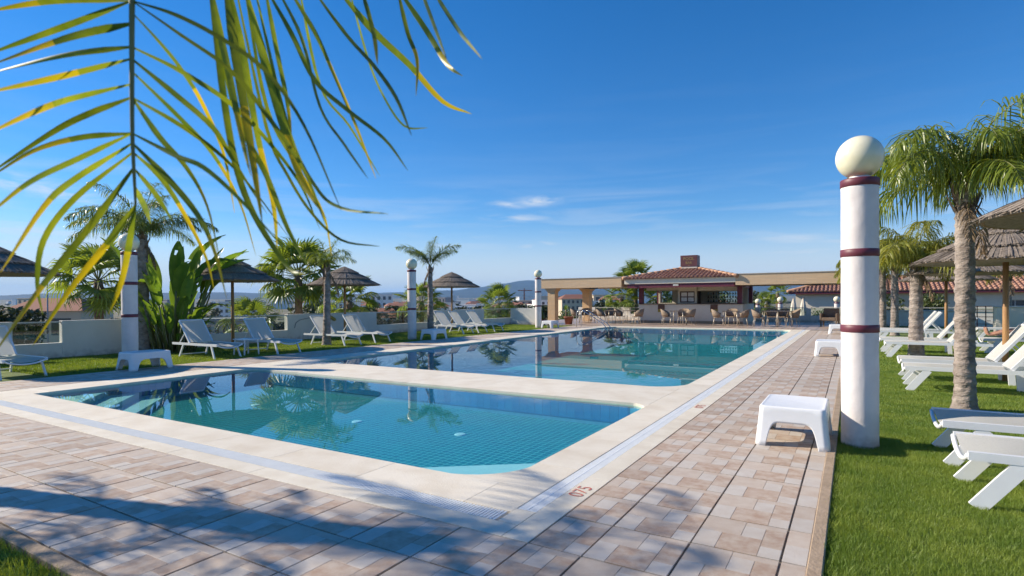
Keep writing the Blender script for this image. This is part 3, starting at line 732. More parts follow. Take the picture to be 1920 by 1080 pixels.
# ------------------------------------------------------------------ thatched parasols
def parasol(label, loc, rc=1.28, group='thatched parasols', zb=2.0, zt=2.52, seed=1):
    t = thing('thatched_parasol', label, 'parasol', loc, 0, group)
    MB().tube([(0,0,0),(0,0,.9),(0,0,zt-.05)], [.045,.043,.04], 14).build('pole', M_wood, t, True)
    r = random.Random(seed)
    slope = (zt-zb)/rc
    tiers = [(.0, .40), (.28, .72), (.56, 1.0)]
    for q, (a, e_) in enumerate(tiers):
        b = MB(); lift = .06*(2-q)
        n = int(150 + 190*e_)
        for layer in range(2):
            for k in range(n):
                th = 2*math.pi*(k + r.random())/n; r0 = rc*a + r.uniform(0, .08); r1 = rc*e_*r.uniform(.955, 1.02)
                d = Vector((math.cos(th), math.sin(th), 0)); s = Vector((-math.sin(th), math.cos(th), r.uniform(-.25,.25)))
                rm = (r0+r1)/2; j = r.uniform(-.012, .012)-layer*.012
                pts = [d*x_ + Vector((0,0, zt - slope*x_ + lift + j - (.02 if x_ == r1 else 0))) for x_ in (r0, rm, r1)]
                wd = 2*math.pi*r1/n*r.uniform(.9, 1.8)
                b.strip(pts, s, [wd*.6, wd*.9, wd*.7])
        b.build('thatch_tier', M_thatch, t)
        MB().lathe([(rc*e_*.955, zt-slope*rc*e_*.955+lift-.06), (rc*e_*.955, zt-slope*rc*e_*.955+lift-.018), (max(rc*a,.001), zt-slope*rc*a+lift-.018)], 40).build('thatch_bed', M_thatch, t)
    MB().lathe([(.02, zt-.06), (rc*.95, zb-.015+.0)], 40).build('lining', M_thatch_in, t)
    for k in range(8):
        th = 2*math.pi*k/8+.2; d = Vector((math.cos(th), math.sin(th), 0))
        MB().tube([d*.03+Vector((0,0,zt-.10)), d*rc*.93+Vector((0,0,zb-.02))], .016, 6).build('rib', M_rib, t, True)
    MB().tube([(rc*.93*math.cos(2*math.pi*k/28), rc*.93*math.sin(2*math.pi*k/28), zb-.03) for k in range(29)], .013, 6).build('hoop', M_rib, t, True)
    return t
pg = parasol('thatched parasol right of the paddle leaf plant on the left', (-15.3, 9.8, -.03))
for x, y, z, l, s in ((-15.3,4.35,-.03,'thatched parasol cut by the left edge of the frame',1), (-15.3,14.0,-.03,'thatched parasol overlapping the fan palm behind the leaning trunk',.98),
                   (-15.3,20.2,-.03,'thatched parasol right of the slender palm by the middle lamp post',1.0),
                   (2.42,7.35,-.03,'nearest thatched parasol, only its brim in the upper right corner',1.08), (2.10,11.85,-.03,'large thatched parasol on the right whose pole stands by the raised lounger backs',.98),
                   (2.45,21.7,-.03,'thatched parasol behind the nearest palm trunk, its pole left of the trunk',.96), (6.9,20.8,-.03,'small distant thatched parasol at the right edge of the frame',.98),
                   (2.3,16.6,-.03,'thatched parasol half hidden behind the nearest palm trunk, low brim',.97)):
    copy_tree(pg, l, (x, y, z), rng.uniform(0, 6), sc=s)

# ------------------------------------------------------------------ garden wall with glass bays
def wy(px):
    """Y where the garden wall (X = XW) is crossed by an image column"""
    lo, hi = -3., 60.
    for _ in range(50):
        mid = (lo+hi)/2; d = Vector((XW, mid, 0)); c = 960 + F_PX*d.dot(CR)/max(.01, d.dot(CF))
        if d.dot(CF) < .01 or c < px: lo = mid
        else: hi = mid
    return lo
WH, WL = .90, .36
def garden_wall(name, label, p, q, bays, h=WH):
    """wall from p to q; bays = [(t0, t1)] distances along it closed with glass above a low parapet"""
    p, q = Vector(p+(0,)), Vector(q+(0,)); L = (q-p).length; ang = math.atan2(q.y-p.y, q.x-p.x)
    t = thing(name, label, 'wall', p, ang)
    cuts = [0]+[x for b_ in bays for x in b_]+[L]
    for i in range(0, len(cuts), 2):
        if cuts[i+1]-cuts[i] > .05: bevel(MB().box(cuts[i], cuts[i+1], -.09, .09, -1.5, h).build('wall_panel', M_wall, t), .008)
    for a, b_ in bays:
        MB().box(a+.002, b_-.002, -.085, .085, -1.5, WL).build('parapet', M_wall, t)
        n = max(1, round((b_-a)/1.25)); s = (b_-a)/n
        for k in range(n): MB().box(a+s*k+.012, a+s*(k+1)-.012, -.006, .006, WL+.01, h-.045).build('glass_pane', M_glass, t)
        MB().box(a+.003, b_-.003, -.022, .022, h-.045, h-.012).build('handrail', M_rail, t)
    return t
y0 = -1.0
garden_wall('garden_wall', 'long pale garden wall with glass bays along the left lawn', (XW, y0), (XW, 27.55),
            [(wy(20)-y0, wy(113)-y0), (wy(352)-y0, wy(536)-y0), (wy(703)-y0, wy(815)-y0), (wy(905)-y0, wy(962)-y0)])
garden_wall('garden_wall', 'short pale wall turning from the lawn to the pergola', (XW+.10, 27.55), (-14.9, 27.55), [])
garden_wall('terrace_wall', 'low terrace wall with glass bays behind the pergola tables', (-17.0, 37.6), (-10.6, 37.6), [(1.3, 2.7), (3.9, 6.35)], .82)
garden_wall('terrace_wall', 'low terrace wall with glass bays right of the bar', (-5.0, 36.6), (7.5, 36.6), [(.25, 2.7), (2.95, 5.0), (6.2, 12.2)], .84)

# ------------------------------------------------------------------ pergola
def T_x(px, Y):
    lo, hi = -60., 60.
    for _ in range(50):
        mid = (lo+hi)/2; d = Vector((mid, Y, 0)); c = 960 + F_PX*d.dot(CR)/d.dot(CF)
        if c < px: lo = mid
        else: hi = mid
    return lo
YP = 30.5
def pergola(label, x0, x1, cols, z0=2.05, z1=2.60):
    t = thing('pergola', label, 'pergola', ((x0+x1)/2, YP, 0)); ox = (x0+x1)/2
    MB().box(x0-ox, x1-ox, 0, .22, z0, z1).build('front_beam', M_clad, t)
    MB().box(x0-ox, x1-ox, 3.6, 3.82, z0, z1).build('rear_beam', M_clad, t)
    MB().box(x0-ox, x0-ox+.22, .222, 3.598, z0+.002, z1-.002).build('end_beam', M_clad, t)
    MB().box(x1-ox-.22, x1-ox, .222, 3.598, z0+.002, z1-.002).build('end_beam', M_clad, t)
    MB().box(x0-ox+.23, x1-ox-.23, .23, 3.59, z0+.05, z0+.20).build('ceiling_slab', M_wall2, t)
    MB().box(x0-ox-.03, x1-ox+.03, -.035, 3.85, z1+.003, z1+.035).build('capping', M_rail, t)
    for cx, cy_ in cols:
        b = MB().box(cx-ox-.24, cx-ox+.24, cy_-.24, cy_+.24, 0, z0-.22); c = b.build('column', M_colclad, t)
        for k in range(3):
            s = .27+.055*k; MB().box(cx-ox-s, cx-ox+s, cy_-s, cy_+s, z0-.22+.072*k+.001, z0-.22+.072*(k+1)-(.002 if k == 2 else 0)).build('capital_step', M_colclad, c)
    x = (x0+x1)/2+.5-ox
    MB().box(x-.25, x+.25, .9, 1.05, z0-.06, z0+.049).build('lamp_housing', M_dark, t)
    return t
pergola('brick clad pergola left of the bar with two thick columns', T_x(1014, YP), T_x(1165, YP), [(T_x(1031, YP)+.0, .42), (T_x(1101, YP+3.3), 3.3)])
pergola('brick clad pergola beam right of the bar ending behind the lamp post', T_x(1377, YP)+.05, 1.2, [(.15, .42), (.75, 3.3)])

# ------------------------------------------------------------------ pool bar
bx0, bx1, by0, by1 = T_x(1174, 30.5), T_x(1379, 30.5), 30.5, 36.0
bar = thing('pool_bar', 'open pool bar with clay tiled hip roof and maroon fascia', 'bar', ((bx0+bx1)/2, 33, 0))
OX, OY = (bx0+bx1)/2, 33
def B(): return MB()
cw0, cw1 = T_x(1198, 32.0)-OX, T_x(1393, 32.0)-OX
MB().box(cw0, cw1, -1.0, -.8, 0, 1.06).build('counter_wall', M_wall2, bar)
MB().box(cw0-.02, cw0+.18, -.798, 2.9, 0, 1.058).build('side_wall', M_wall2, bar)
MB().box(cw1-.2, cw1, -.798, 2.9, 0, 1.058).build('side_wall', M_wall2, bar)
MB().box(cw0-.006, cw1+.006, -1.015, -1.001, 0, .14).build('skirting', M_kerb, bar)
bevel(MB().box(cw0-.05, cw1+.05, -1.08, -.62, 1.062, 1.10).build('counter_top', M_darkwood, bar), .008)
fx0, fx1 = bx0-OX, bx1-OX
# fascia boards: white above, maroon below, all round
for nm, mt, z0, z1, g in (('white_fascia', M_wall2, 2.20, 2.47, .0), ('maroon_fascia', M_maroon, 1.98, 2.198, -.06)):
    x0, x1, a, b_ = fx0-g-(.1 if g == 0 else 0), fx1+g, -2.5-g, 3.0+g
    MB().box(x0, x1, a, a+.08, z0, z1).build(nm, mt, bar); MB().box(x0, x1, b_-.08, b_, z0, z1).build(nm, mt, bar)
    MB().box(x0, x0+.08, a+.082, b_-.082, z0, z1).build(nm, mt, bar); MB().box(x1-.08, x1, a+.082, b_-.082, z0, z1).build(nm, mt, bar)
MB().box(fx0+.1, fx1-.1, -2.4, 2.9, 2.10, 2.16).build('ceiling', M_wall2, bar)
for x in (cw0+.12, cw1-.16):
    for y in (-.9, 2.7): MB().box(x-.12, x+.12, y-.12, y+.12, 1.102, 2.10).build('corner_post', M_maroon, bar)
# back wall with openings, and the pier with the notice board
def wall_with(b, x0, x1, y0, y1, z0, z1, holes):
    xs = sorted({x0, x1, *[h[0] for h in holes], *[h[1] for h in holes]}); zs = sorted({z0, z1, *[h[2] for h in holes], *[h[3] for h in holes]})
    for a, c in zip(xs, xs[1:]):
        for d, e_ in zip(zs, zs[1:]):
            if not any(h[0] <= a and c <= h[1] and h[2] <= d and e_ <= h[3] for h in holes): b.box(a, c, y0, y1, d, e_)
    return b
bw = 2.2
wall_with(MB(), cw0+.2, cw1-.22, bw, bw+.12, 0, 2.09, [(-2.35,-1.6,1.12,1.86), (-1.25,-.05,1.12,1.86), (1.2,2.2,1.12,1.80)]).build('back_wall', M_wall2, bar)
for a, c in ((-2.35,-1.6), (-1.25,-.65), (-.65,-.05), (1.2,2.2)): MB().box(a+.01, c-.01, bw+.05, bw+.06, 1.13, 1.79).build('window_pane', M_glass, bar)
MB().box(-.05, .12, bw-.9, bw-.01, 0, 2.088).build('dark_door', M_darkwood, bar)
px0, px1 = T_x(1271, 32.3)-OX, T_x(1305, 32.3)-OX
MB().box(px0, px1, -.60, -.40, 1.102, 2.095).build('pier', M_wall2, bar)
MB().box(px1+.02, cw1-.24, -.42, -.36, 1.80, 2.09).build('bulkhead', M_wall2, bar)
MB().box(cw0+.26, px0-.02, -.42, -.36, 1.86, 2.09).build('bulkhead', M_wall2, bar)
# shelves and bottles in the right half
for k, z in enumerate((1.18, 1.40, 1.60)):
    MB().box(px1+.1, cw1-.45, 1.5, 1.72, z-.02, z).build('shelf', M_glass if k else M_darkwood, bar)
# hip roof of barrel tiles
apx = (fx0+fx1)/2+.05; apy = .25; rz0, rz1 = 2.475, 3.16
ex0, ex1, ey0, ey1 = fx0-.16, fx1+.10, -2.62, 3.1
A = Vector((apx, apy, rz1)); EC = [Vector((ex0,ey0,rz0)), Vector((ex1,ey0,rz0)), Vector((ex1,ey1,rz0)), Vector((ex0,ey1,rz0))]
def tiled_slope(p, q, apex, apex2=None, pitch=.21, course=.36, rad=.075):
    """barrel tiles running up the slope between eave p-q and the apex line"""
    b = MB(); apex2 = apex2 or apex
    e = (q-p); L = e.length; e.normalize(); n = int(L/pitch)
    for i in range(n):
        s = (i+.5)/n; base = p + e*L*s
        # where the line up the slope meets the hips
        mid = (apex+apex2)/2; up = mid-(p+e*(mid-p).dot(e)); H = up.length; up.normalize()
        sa, sb = (apex-p).dot(e)/L, (apex2-p).dot(e)/L
        f = s/sa if s < sa else ((1-s)/(1-sb) if s > sb else 1)
        Ltop = H*min(1, f); nrm = e.cross(up)
        k = 0; u = 0
        while u < Ltop-.05:
            u1 = min(Ltop, u+course+.05); vs = []; K = 5
            for (uu, lift, rr) in ((u, .035, rad), (u1, .0, rad*.82)):
                for j in range(K+1):
                    a = math.pi*j/K; vs.append(base + up*uu + e*(-math.cos(a)*rr) + nrm*(math.sin(a)*rr + lift))
            b.add(vs, [(j, j+1, K+2+j, K+1+j) for j in range(K)]+[tuple(range(K+1))])
            u += course
    return b
roof = MB(); roof.add([*EC, A], [(0,1,4),(1,2,4),(2,3,4),(3,0,4),(3,2,1,0)])
rf = roof.build('roof', M_rooftile, bar)
for i in range(4): kind(tiled_slope(EC[i], EC[(i+1) % 4], A).build('roof_tiles', M_rooftile, rf), 'stuff')
for i in range(4):
    p = EC[i]; d = (A-p); n = int(d.length/.36)
    for k in range(n):
        a = p + d*(k/n); c = p + d*((k+1.15)/n)
        MB().tube([a+Vector((0,0,.05)), c+Vector((0,0,.035))], [.105,.085], 8).build('ridge_tile', M_ridge, rf, True)
MB().box(apx-.42, apx+.45, -.35, .75, 3.10, 3.20).build('sign_base', M_wall2, bar)
# sign
sg = thing('roof_sign', 'maroon sign box reading POOL BAR on the bar roof', 'sign', (OX+apx, OY-.05, 3.20))
bevel(MB().box(-.47,.47,-.33,.33,.005,.63).build('sign_box', M_signm, sg), .01)
for txt, z, s in (('POOL', .36, .235), ('BAR', .14, .2)):
    put('lettering', text_mesh('lettering', txt, s, .004, M_gold), sg, (0, -.336, z), rot=(R(90), 0, 0))
MB().box(-.02,.02,-.333,-.331,.045,.085).build('ornament', M_gold, sg)
# notice board with four sheets
nb = thing('notice_board', 'dark framed notice board with four sheets behind the bar counter', 'notice board', (OX+(px0+px1)/2, OY-.625, 1.16))
MB().box(-.40,.40,-.0,.02,0,.62).build('backing', M_darkwood, nb)
for x in (-.17,.21):
    for z in (.06,.34): MB().box(x-.16, x+.16, -.008, -.001, z, z+.22).build('sheet', M_paper, nb)
for x in (-.40,.37,-.0): MB().box(x, x+.03, -.02, -.0005, .0, .62).build('frame_bar', M_darkwood, nb)
for z in (.0,.59,.285): MB().box(-.399,.399,-.019,-.0006, z, z+.028).build('frame_bar', M_darkwood, nb)
for px, l in ((1240, 'left wall panel, brown over yellow, on the bar counter front'), (1339, 'right wall panel, brown over yellow, on the bar counter front')):
    x = T_x(px, 32.0); p = thing('wall_panel', l, 'panel', (x, 31.99, .62), 0, 'wall panels on the bar front')
    MB().box(-.19,.19,-.02,-.004,.16,.42).build('upper_plate', M_brownp, p); MB().box(-.19,.19,-.022,-.004,.0,.158).build('lower_plate', M_ochre, p)
bt = MB().lathe([(.035,0),(.036,.15),(.03,.18),(.013,.22),(.013,.28),(.0,.285)], 10)
bms = [bt.mesh('bottle', m_, True) for m_ in (M_bottle_g, M_bottle_b, M_bottle_c)]
for z in (1.18, 1.40, 1.60):
    for k in range(13):
        o = put('bottle', rng.choice(bms), None, (OX+px1+.18+k*(cw1-.6-px1)/12.5, OY+1.61+rng.uniform(-.03,.03), z+.002), sc=(1,1,rng.uniform(.5,.66)))
        tag(o, 'small bottle standing on the shelves in the right half of the bar', 'bottle', 'bottles on the bar shelves')
# exit light on the fascia
tag(MB().box(-.14,.14,-.05,0,0,.09).build('fascia_lamp', M_rail, loc=(T_x(1268,30.5), 30.43, 2.06)), 'small pale emergency lamp on the maroon fascia of the bar', 'lamp')

# ------------------------------------------------------------------ cafe tables and chairs
def chair(label, loc, rz, group, mt):
    """faces +x"""
    t = thing('cafe_chair', label, 'chair', loc, rz, group)
    b = MB(); n = 16
    # tub shell: back and arms in one woven band
    for i in range(n+1):
        a = R(70+220*i/n); c = math.cos(a); s = math.sin(a); top = .64 + .20*max(0, -c)**.6*(1 if c < 0 else 0)
        for k, z in enumerate((.42, .55, top)):
            rr = .235+.035*k + .02*max(0,-c)*k; b.v.append((rr*c*1.02-.0, rr*s, z))
    for i in range(n):
        for k in range(2): j = i*3+k; b.f.append((j, j+3, j+4, j+1)); b.mi.append(0)
    o = b.build('back_shell', mt, t, True); o.modifiers.new('th', 'SOLIDIFY').thickness = .02
    bevel(MB().prism(rrect(-.23,.25,-.23,.23,(.15,.05,.05,.15),5), .405, .44).build('seat', mt, t), .008)
    for sx, sy in ((1,1),(1,-1),(-1,1),(-1,-1)):
        MB().tube([(sx*.19, sy*.19, .41), (sx*.25, sy*.24, 0)], [.014,.011], 7).build('leg', M_leg, t, True)
    return t
def cafe_table(label, loc):
    t = thing('cafe_table', label, 'table', loc, 0, 'cafe tables on the terrace')
    bevel(MB().box(-.36,.36,-.36,.36,.715,.745).build('table_top', M_tabletop, t), .006)
    for sx in (-1,1):
        for sy in (-1,1): MB().tube([(sx*.31, sy*.31, .715), (sx*.34, sy*.34, 0)], .017, 8).build('leg', M_leg, t, True)
    return t
ct = cafe_table('dark topped table in front of the left wall panel of the bar', (T_x(1270, 29.6), 29.75, 0))
ch = chair('wicker chair left of the table before the left wall panel', (T_x(1251, 29.6), 29.6, 0), R(5), 'wicker chairs on the terrace', M_wicker)
CH = [(1292, 29.8, 170, 'wicker chair right of the table before the left wall panel'), (1281, 30.6, 265, 'wicker chair against the counter behind the table before the left wall panel'),
      (1347, 29.7, 8, 'wicker chair left of the table before the right wall panel'), (1392, 29.9, 185, 'wicker chair right of the table at the bar corner'), (1371, 30.7, 260, 'wicker chair against the counter at the right of the bar'),
      (1423, 29.5, 0, 'wicker chair left of the table just right of the bar'), (1487, 30.5, 200, 'wicker chair farthest right at the tables right of the bar'), (1448, 31.2, 270, 'wicker chair behind the table just right of the bar'),
      (1468, 31.3, 250, 'wicker chair behind the second table right of the bar'),
      (1080, 30.4, 10, 'leftmost wicker chair under the pergola'), (1117, 30.9, 175, 'wicker chair right of the leftmost pergola table'), (1129, 29.9, 0, 'wicker chair left of the middle pergola table'),
      (1144, 31.2, 270, 'wicker chair behind the middle pergola table'), (1163, 30.3, 5, 'wicker chair with raised arm left of the table by the bar corner'), (1196, 29.9, 175, 'wicker chair at the left corner of the bar'), (1098, 31.8, 280, 'wicker chair behind the leftmost pergola table')]
for px, y, a, l in CH: copy_tree(ch, l, (T_x(px, y), y, 0), R(a))
for px, y, l in ((1370,29.8,'dark topped table in front of the right wall panel of the bar'), (1444,29.7,'dark topped table just right of the bar'), (1470,30.1,'second dark topped table right of the bar'),
                 (1099,30.5,'leftmost dark topped table under the pergola'), (1146,30.1,'middle dark topped table under the pergola'), (1181,29.9,'dark topped table near the left corner of the bar')):
    copy_tree(ct, l, (T_x(px, y), y+.15, 0))
# dark woven armchair by the lamp post
t = thing('armchair', 'brown woven armchair standing alone left of the nearest lamp post', 'armchair', (T_x(1556, 31.2), 31.2, 0), R(-100))
b = bevel(MB().box(-.3,.3,-.3,.3,.26,.42).build('seat', M_wicker_d, t), .03)
bevel(MB().box(-.34,-.24,-.34,.34,.24,.86).build('backrest', M_wicker_d, t), .04)
for s in (-1, 1): bevel(MB().box(-.235,.3,s*.34-.045,s*.34+.045,.24,.62).build('armrest', M_wicker_d, t), .03)
for sx in (-1,1):
    for sy in (-1,1): MB().box(sx*.27-.03,sx*.27+.03,sy*.33-.03,sy*.33+.03,0,.24).build('leg', M_wicker_d, t)
# pool ladder rails
t = thing('pool_ladder', 'curved stainless steel handrails of the pool ladder', 'ladder', (-10.9, 25.7, 0))
for dy in (0, .55):
    MB().tube([(-.85,dy,0),(-.85,dy,.62),(-.80,dy,.76),(-.66,dy,.84),(-.48,dy,.80),(.0,dy,.52),(.55,dy,.16),(.75,dy,-.05),(.8,dy,-.5)], .021, 10).build('handrail', M_metal, t, True)
for k in range(3): MB().box(.62,.78,.03,.52,-.22-.17*k,-.19-.17*k).build('rung', M_metal, t)
# flower pots
def pot(label, loc, r, h, mt):
    t = thing('flower_pot', label, 'pot', loc); MB().lathe([(r*.72,0),(r*.95,h*.86),(r*1.08,h*.87),(r*1.08,h),(r*.92,h),(r*.9,h*.86),(0,h*.84)], 24).build('pot', mt, t, True); return t
p1 = pot('terracotta pot on the terrace in front of the pergola', (T_x(1066, 28.4), 28.4, 0), .26, .42, M_terra)
p2 = pot('red pot with a column cactus behind the far lamp post', (T_x(1016, 26.4), 26.4, 0), .2, .30, M_maroon)
b = MB()
for (dx, dy, h) in ((0,0,.75),(.07,.03,.45),(-.06,.05,.35)): b.lathe([(.045,.26),(.05,.26+h*.6),(.035,.26+h*.95),(0,.26+h)], 8, (dx,dy))
b.build('cactus', M_shrub, p2, True)
# stencilled depth marks on the border stones
for y in (3.55, 7.15):
    o = put('depth_mark', text_mesh('depth_mark', '075', .15, .0004, M_red, 'CENTER'), None, (-1.617, y+.05, .0022), R(90))
    tag(o, 'red stencilled depth mark 075 on the border near the pool corner' if y < 5 else 'red stencilled depth mark 075 on the border level with the divider between pools', 'depth mark', 'depth marks')

# ------------------------------------------------------------------ plants
def frond_mesh(L, nl, ll, e0, bend, droop, seed, wd=.02, mats=None, fwd=.45, plum=.5, r0=.016, gap=.12):
    """pinnate palm leaf growing along +x, rachis rising at e0 and bending down"""
    r = random.Random(seed); b = MB(); N = 14; pts = []; dirs = []
    p = Vector((0,0,0))
    for i in range(N+1):
        t = i/N; e_ = e0 - bend*t**1.25; d = Vector((math.cos(e_), 0, math.sin(e_))); pts.append(p.copy()); dirs.append(d); p = p + d*L/N
    b.m = 0; b.tube(pts, [r0*(1-.85*i/N) for i in range(N+1)], 5)
    b.m = 1
    for s in (-1, 1):
        for k in range(nl):
            t = gap + (1-gap)*(k+r.random()*.7)/nl; f = t*N; i = min(N-1, int(f)); u = f-i
            o = pts[i].lerp(pts[i+1], u); d = dirs[i]
            up = Vector((-d.z, 0, d.x)); side = Vector((0, s, 0))
            dirv = (side + d*(fwd*r.uniform(.4,1.8) + .5*t) + up*r.uniform(-plum, plum)).normalized(); dk = droop*r.uniform(.35,1.6)
            ln = ll*(math.sin(math.pi*min(1, .18+.80*t))**.6)*r.uniform(.8, 1.12); q = o.copy(); path = [q.copy()]; S = 4
            for j in range(S):
                dirv = (dirv + Vector((0, 0, -dk*r.uniform(.7,1.3)*(.35+.4*j)))).normalized(); q = q + dirv*ln/S; path.append(q.copy())
            sd = dirv.cross(Vector((r.uniform(-.3,.3), r.uniform(-.3,.3), 1))); sd = sd.normalized() if sd.length > .01 else d
            b.strip(path, sd, [wd*.55, wd, wd*.9, wd*.6, .001])
    return b.mesh('frond', mats or [M_rachis, M_palm])
def trunk(parent, h, r0, r1, mt=M_trunk, lean=(0,0), seed=1, flare=1.25, rings=.11):
    zs = []; z = 0; n = int(h/.028)
    def wob(a, z_): return .010*mnoise.noise(Vector((math.cos(a)*2+seed, math.sin(a)*2, z_*5)))+.005*mnoise.noise(Vector((math.cos(a)*6, math.sin(a)*6+seed, z_*17)))
    pr = []
    for k in range(n+1):
        z = h*k/n; t = z/h; r = r0+(r1-r0)*t + r0*(flare-1)*math.exp(-z/.16)
        ph = (z + .03*mnoise.noise(Vector((seed, z*3, 0))))/rings % 1
        r += .016*(1-ph)**3 - .004; pr.append((r, z))
    b = MB().lathe(pr, 22, wob=wob); b.v = [(x+lean[0]*(z/h)**1.5, y+lean[1]*(z/h)**1.5, z) for x, y, z in b.v]
    return b.build('trunk', mt, parent, True)
def stubs(parent, z0, z1, r, n, seed, mt=M_trunk2):
    """old leaf bases below the crown"""
    q = random.Random(seed)
    for k in range(n):
        a = k*2.4+q.random(); z = z0+(z1-z0)*k/n; d = Vector((math.cos(a), math.sin(a), 0))
        MB().strip([d*r*.9+Vector((0,0,z)), d*(r+.04)+Vector((0,0,z+.10)), d*(r+.09)+Vector((0,0,z+.24))], Vector((-d.y,d.x,0)), [.12,.09,.03]).build('leaf_base', mt, parent)
def queen_palm(label, loc, h, r0, r1, fm, angs, seed=1, lean=(0,0), group='feather palms', flare=1.25, nst=7, tmat=M_trunk):
    t = thing('palm_tree', label, 'palm tree', loc, 0, group)
    trunk(t, h, r0, r1, tmat, lean, seed, flare); stubs(t, h-.40, h-.05, r1, nst, seed)
    qd = random.Random(seed)
    for k in range(2): put('dead_frond', FMD, t, (lean[0], lean[1], h-.12), qd.uniform(0, 6.28), sc=qd.uniform(.6,.9))
    for k, (a, v, s) in enumerate(angs):
        put('frond', fm[v % len(fm)], t, (lean[0], lean[1], h-.03+.05*(v % 3)), R(a), sc=s)
    return t
M_dead = mat('dead_frond', (.30,.21,.12), .8, (.18,.12,.07), 5)
FMD = frond_mesh(.95, 40, .32, R(-55), R(30), .5, 99, .016, [M_dead, M_dead], fwd=.6, plum=.5)
def ring(n, seed, vs, s0=.85, s1=1.1, off=0):
    q = random.Random(seed); return [(off+360*k/n+q.uniform(-14,14), vs[k % len(vs)], q.uniform(s0, s1)) for k in range(n)]
# big drooping palm on the right
FM1 = [frond_mesh(1.55, 72, .62, R(e_), R(bd), .85, 10+i, .019, [M_rachis, M_palm], fwd=.35, plum=.8) for i, (e_, bd) in enumerate(((66,125),(52,115),(36,105),(78,105),(20,80)))]
queen_palm('tall palm with drooping feathery crown and grey scarred trunk on the right lawn', (1.15, 8.6, -.03), 2.74, .106, .094, FM1,
           ring(8,1,[0,1,2]) + ring(7,2,[1,0,4],off=25) + ring(4,3,[3],.7,1.0,off=50), 1, flare=1.35, nst=9)
# smaller, yellowing palms behind it
FM2 = [frond_mesh(1.7, 84, .56, R(e_), R(bd), .85, 30+i, .022, [M_rachis, M_palm_y], fwd=.3, plum=.6) for i, (e_, bd) in enumerate(((66,120),(45,115),(20,90),(78,90)))]
queen_palm('yellowing palm with grey trunk left of the nearest palm', (1.28, 16.35, -.03), 2.2, .155, .12, FM2, ring(10,4,[0,1,2])+ring(7,5,[1,3],off=20), 2, flare=1.15)
queen_palm('thin palm trunk between the lamp post and the yellowing palm, right one', (1.30, 24.7, -.03), 2.5, .13, .11, FM2, ring(9,6,[0,1,2],1.0,1.3)+ring(5,7,[3],off=20), 3)
queen_palm('thin palm trunk just right of the nearest lamp post', (1.0, 26.2, -.03), 2.7, .12, .10, FM2, ring(9,8,[0,1,2],1.0,1.3)+ring(5,9,[3],off=20), 4)
queen_palm('dark palm trunk farthest back beside the lamp post', (.62, 29.5, -.03), 2.6, .13, .10, FM2, ring(6,10,[0,1,2])+ring(3,11,[3],off=20), 5)
queen_palm('distant palm between the right parasol poles', (5.2, 29.0, -.03), 2.3, .14, .11, FM2, ring(6,12,[0,1,2]), 6)
queen_palm('distant palm at the right edge beyond the parasol pole', (5.3, 21.8, -.03), 2.6, .12, .10, FM1, ring(7,13,[0,1,2]), 7)
# left lawn palms
FM3 = [frond_mesh(1.85, 92, .50, R(e_), R(bd), .5, 50+i, .017, [M_rachis, M_palm_d], fwd=.4, plum=.75) for i, (e_, bd) in enumerate(((60,95),(42,90),(25,80),(80,75)))]
queen_palm('palm behind the left lamp post with wide feathery arching crown', (-16.05, 7.75, -.03), 3.15, .17, .13, FM3, ring(8,14,[0,1])+ring(6,15,[1,2],off=30)+ring(3,16,[3]), 8)
FM4 = [frond_mesh(1.25, 60, .40, R(e_), R(bd), .30, 60+i, .018, [M_rachis, M_palm], fwd=.5, plum=.9) for i, (e_, bd) in enumerate(((70,120),(55,110),(82,40),(35,70)))]
queen_palm('slightly leaning palm with dark ringed trunk in front of the second left parasol', (-13.98, 12.05, -.03), 2.42, .125, .085, FM4, ring(6,17,[0,1],.8,1.05)+ring(3,18,[2,3],.6,.8,30), 9, lean=(.02,.05), flare=1.3, tmat=M_trunk)
FM5 = [frond_mesh(1.5, 80, .46, R(e_), R(bd), .28, 70+i, .021, [M_rachis, M_palm_d], fwd=.6, plum=.9) for i, (e_, bd) in enumerate(((66,78),(58,70),(84,25)))]
queen_palm('slender palm with sparse V shaped crown by the middle lamp post', (-14.72, 18.0, -.03), 2.75, .135, .085, FM5, [(20,0,1.1),(205,1,1.15),(40,1,.9),(190,0,.9),(120,2,.7),(300,2,.65),(260,1,.7),(0,2,.8),(60,0,.8),(225,0,.8)], 10, flare=1.2)

# fan palms
def fan_mesh(rad, n, seed, spread=250, mats=None, pet=.8, droop=.25):
    r = random.Random(seed); b = MB(); b.m = 0
    b.tube([(0,0,0),(pet*.5,0,.03),(pet,0,0)], [.014,.011,.008], 5); b.m = 1; c = Vector((pet,0,0))
    for k in range(n):
        a = R(-spread/2+spread*(k+.5)/n); d = Vector((math.cos(a), math.sin(a), 0)); L = rad*(.72+.28*math.cos(a*.55))*r.uniform(.92,1.06)
        s = Vector((-d.y, d.x, (.55 if k % 2 else -.55))); ww = 2*rad*.55*math.tan(R(spread/n/2))*1.15
        pts = [c, c+d*L*.5+Vector((0,0,.03*rad)), c+d*L*.8+Vector((0,0,-droop*.25*rad)), c+d*L+Vector((0,0,-droop*rad*r.uniform(.6,1.5)))]
        b.strip(pts, s.normalized(), [.006, ww, ww*.6, .002])
    return b.mesh('fan_leaf', mats or [M_rachis, M_fan])
FF = [fan_mesh(.62, 26, 80+i, 250, None, .75, d) for i, d in enumerate((.1,.25,.45,.6))]
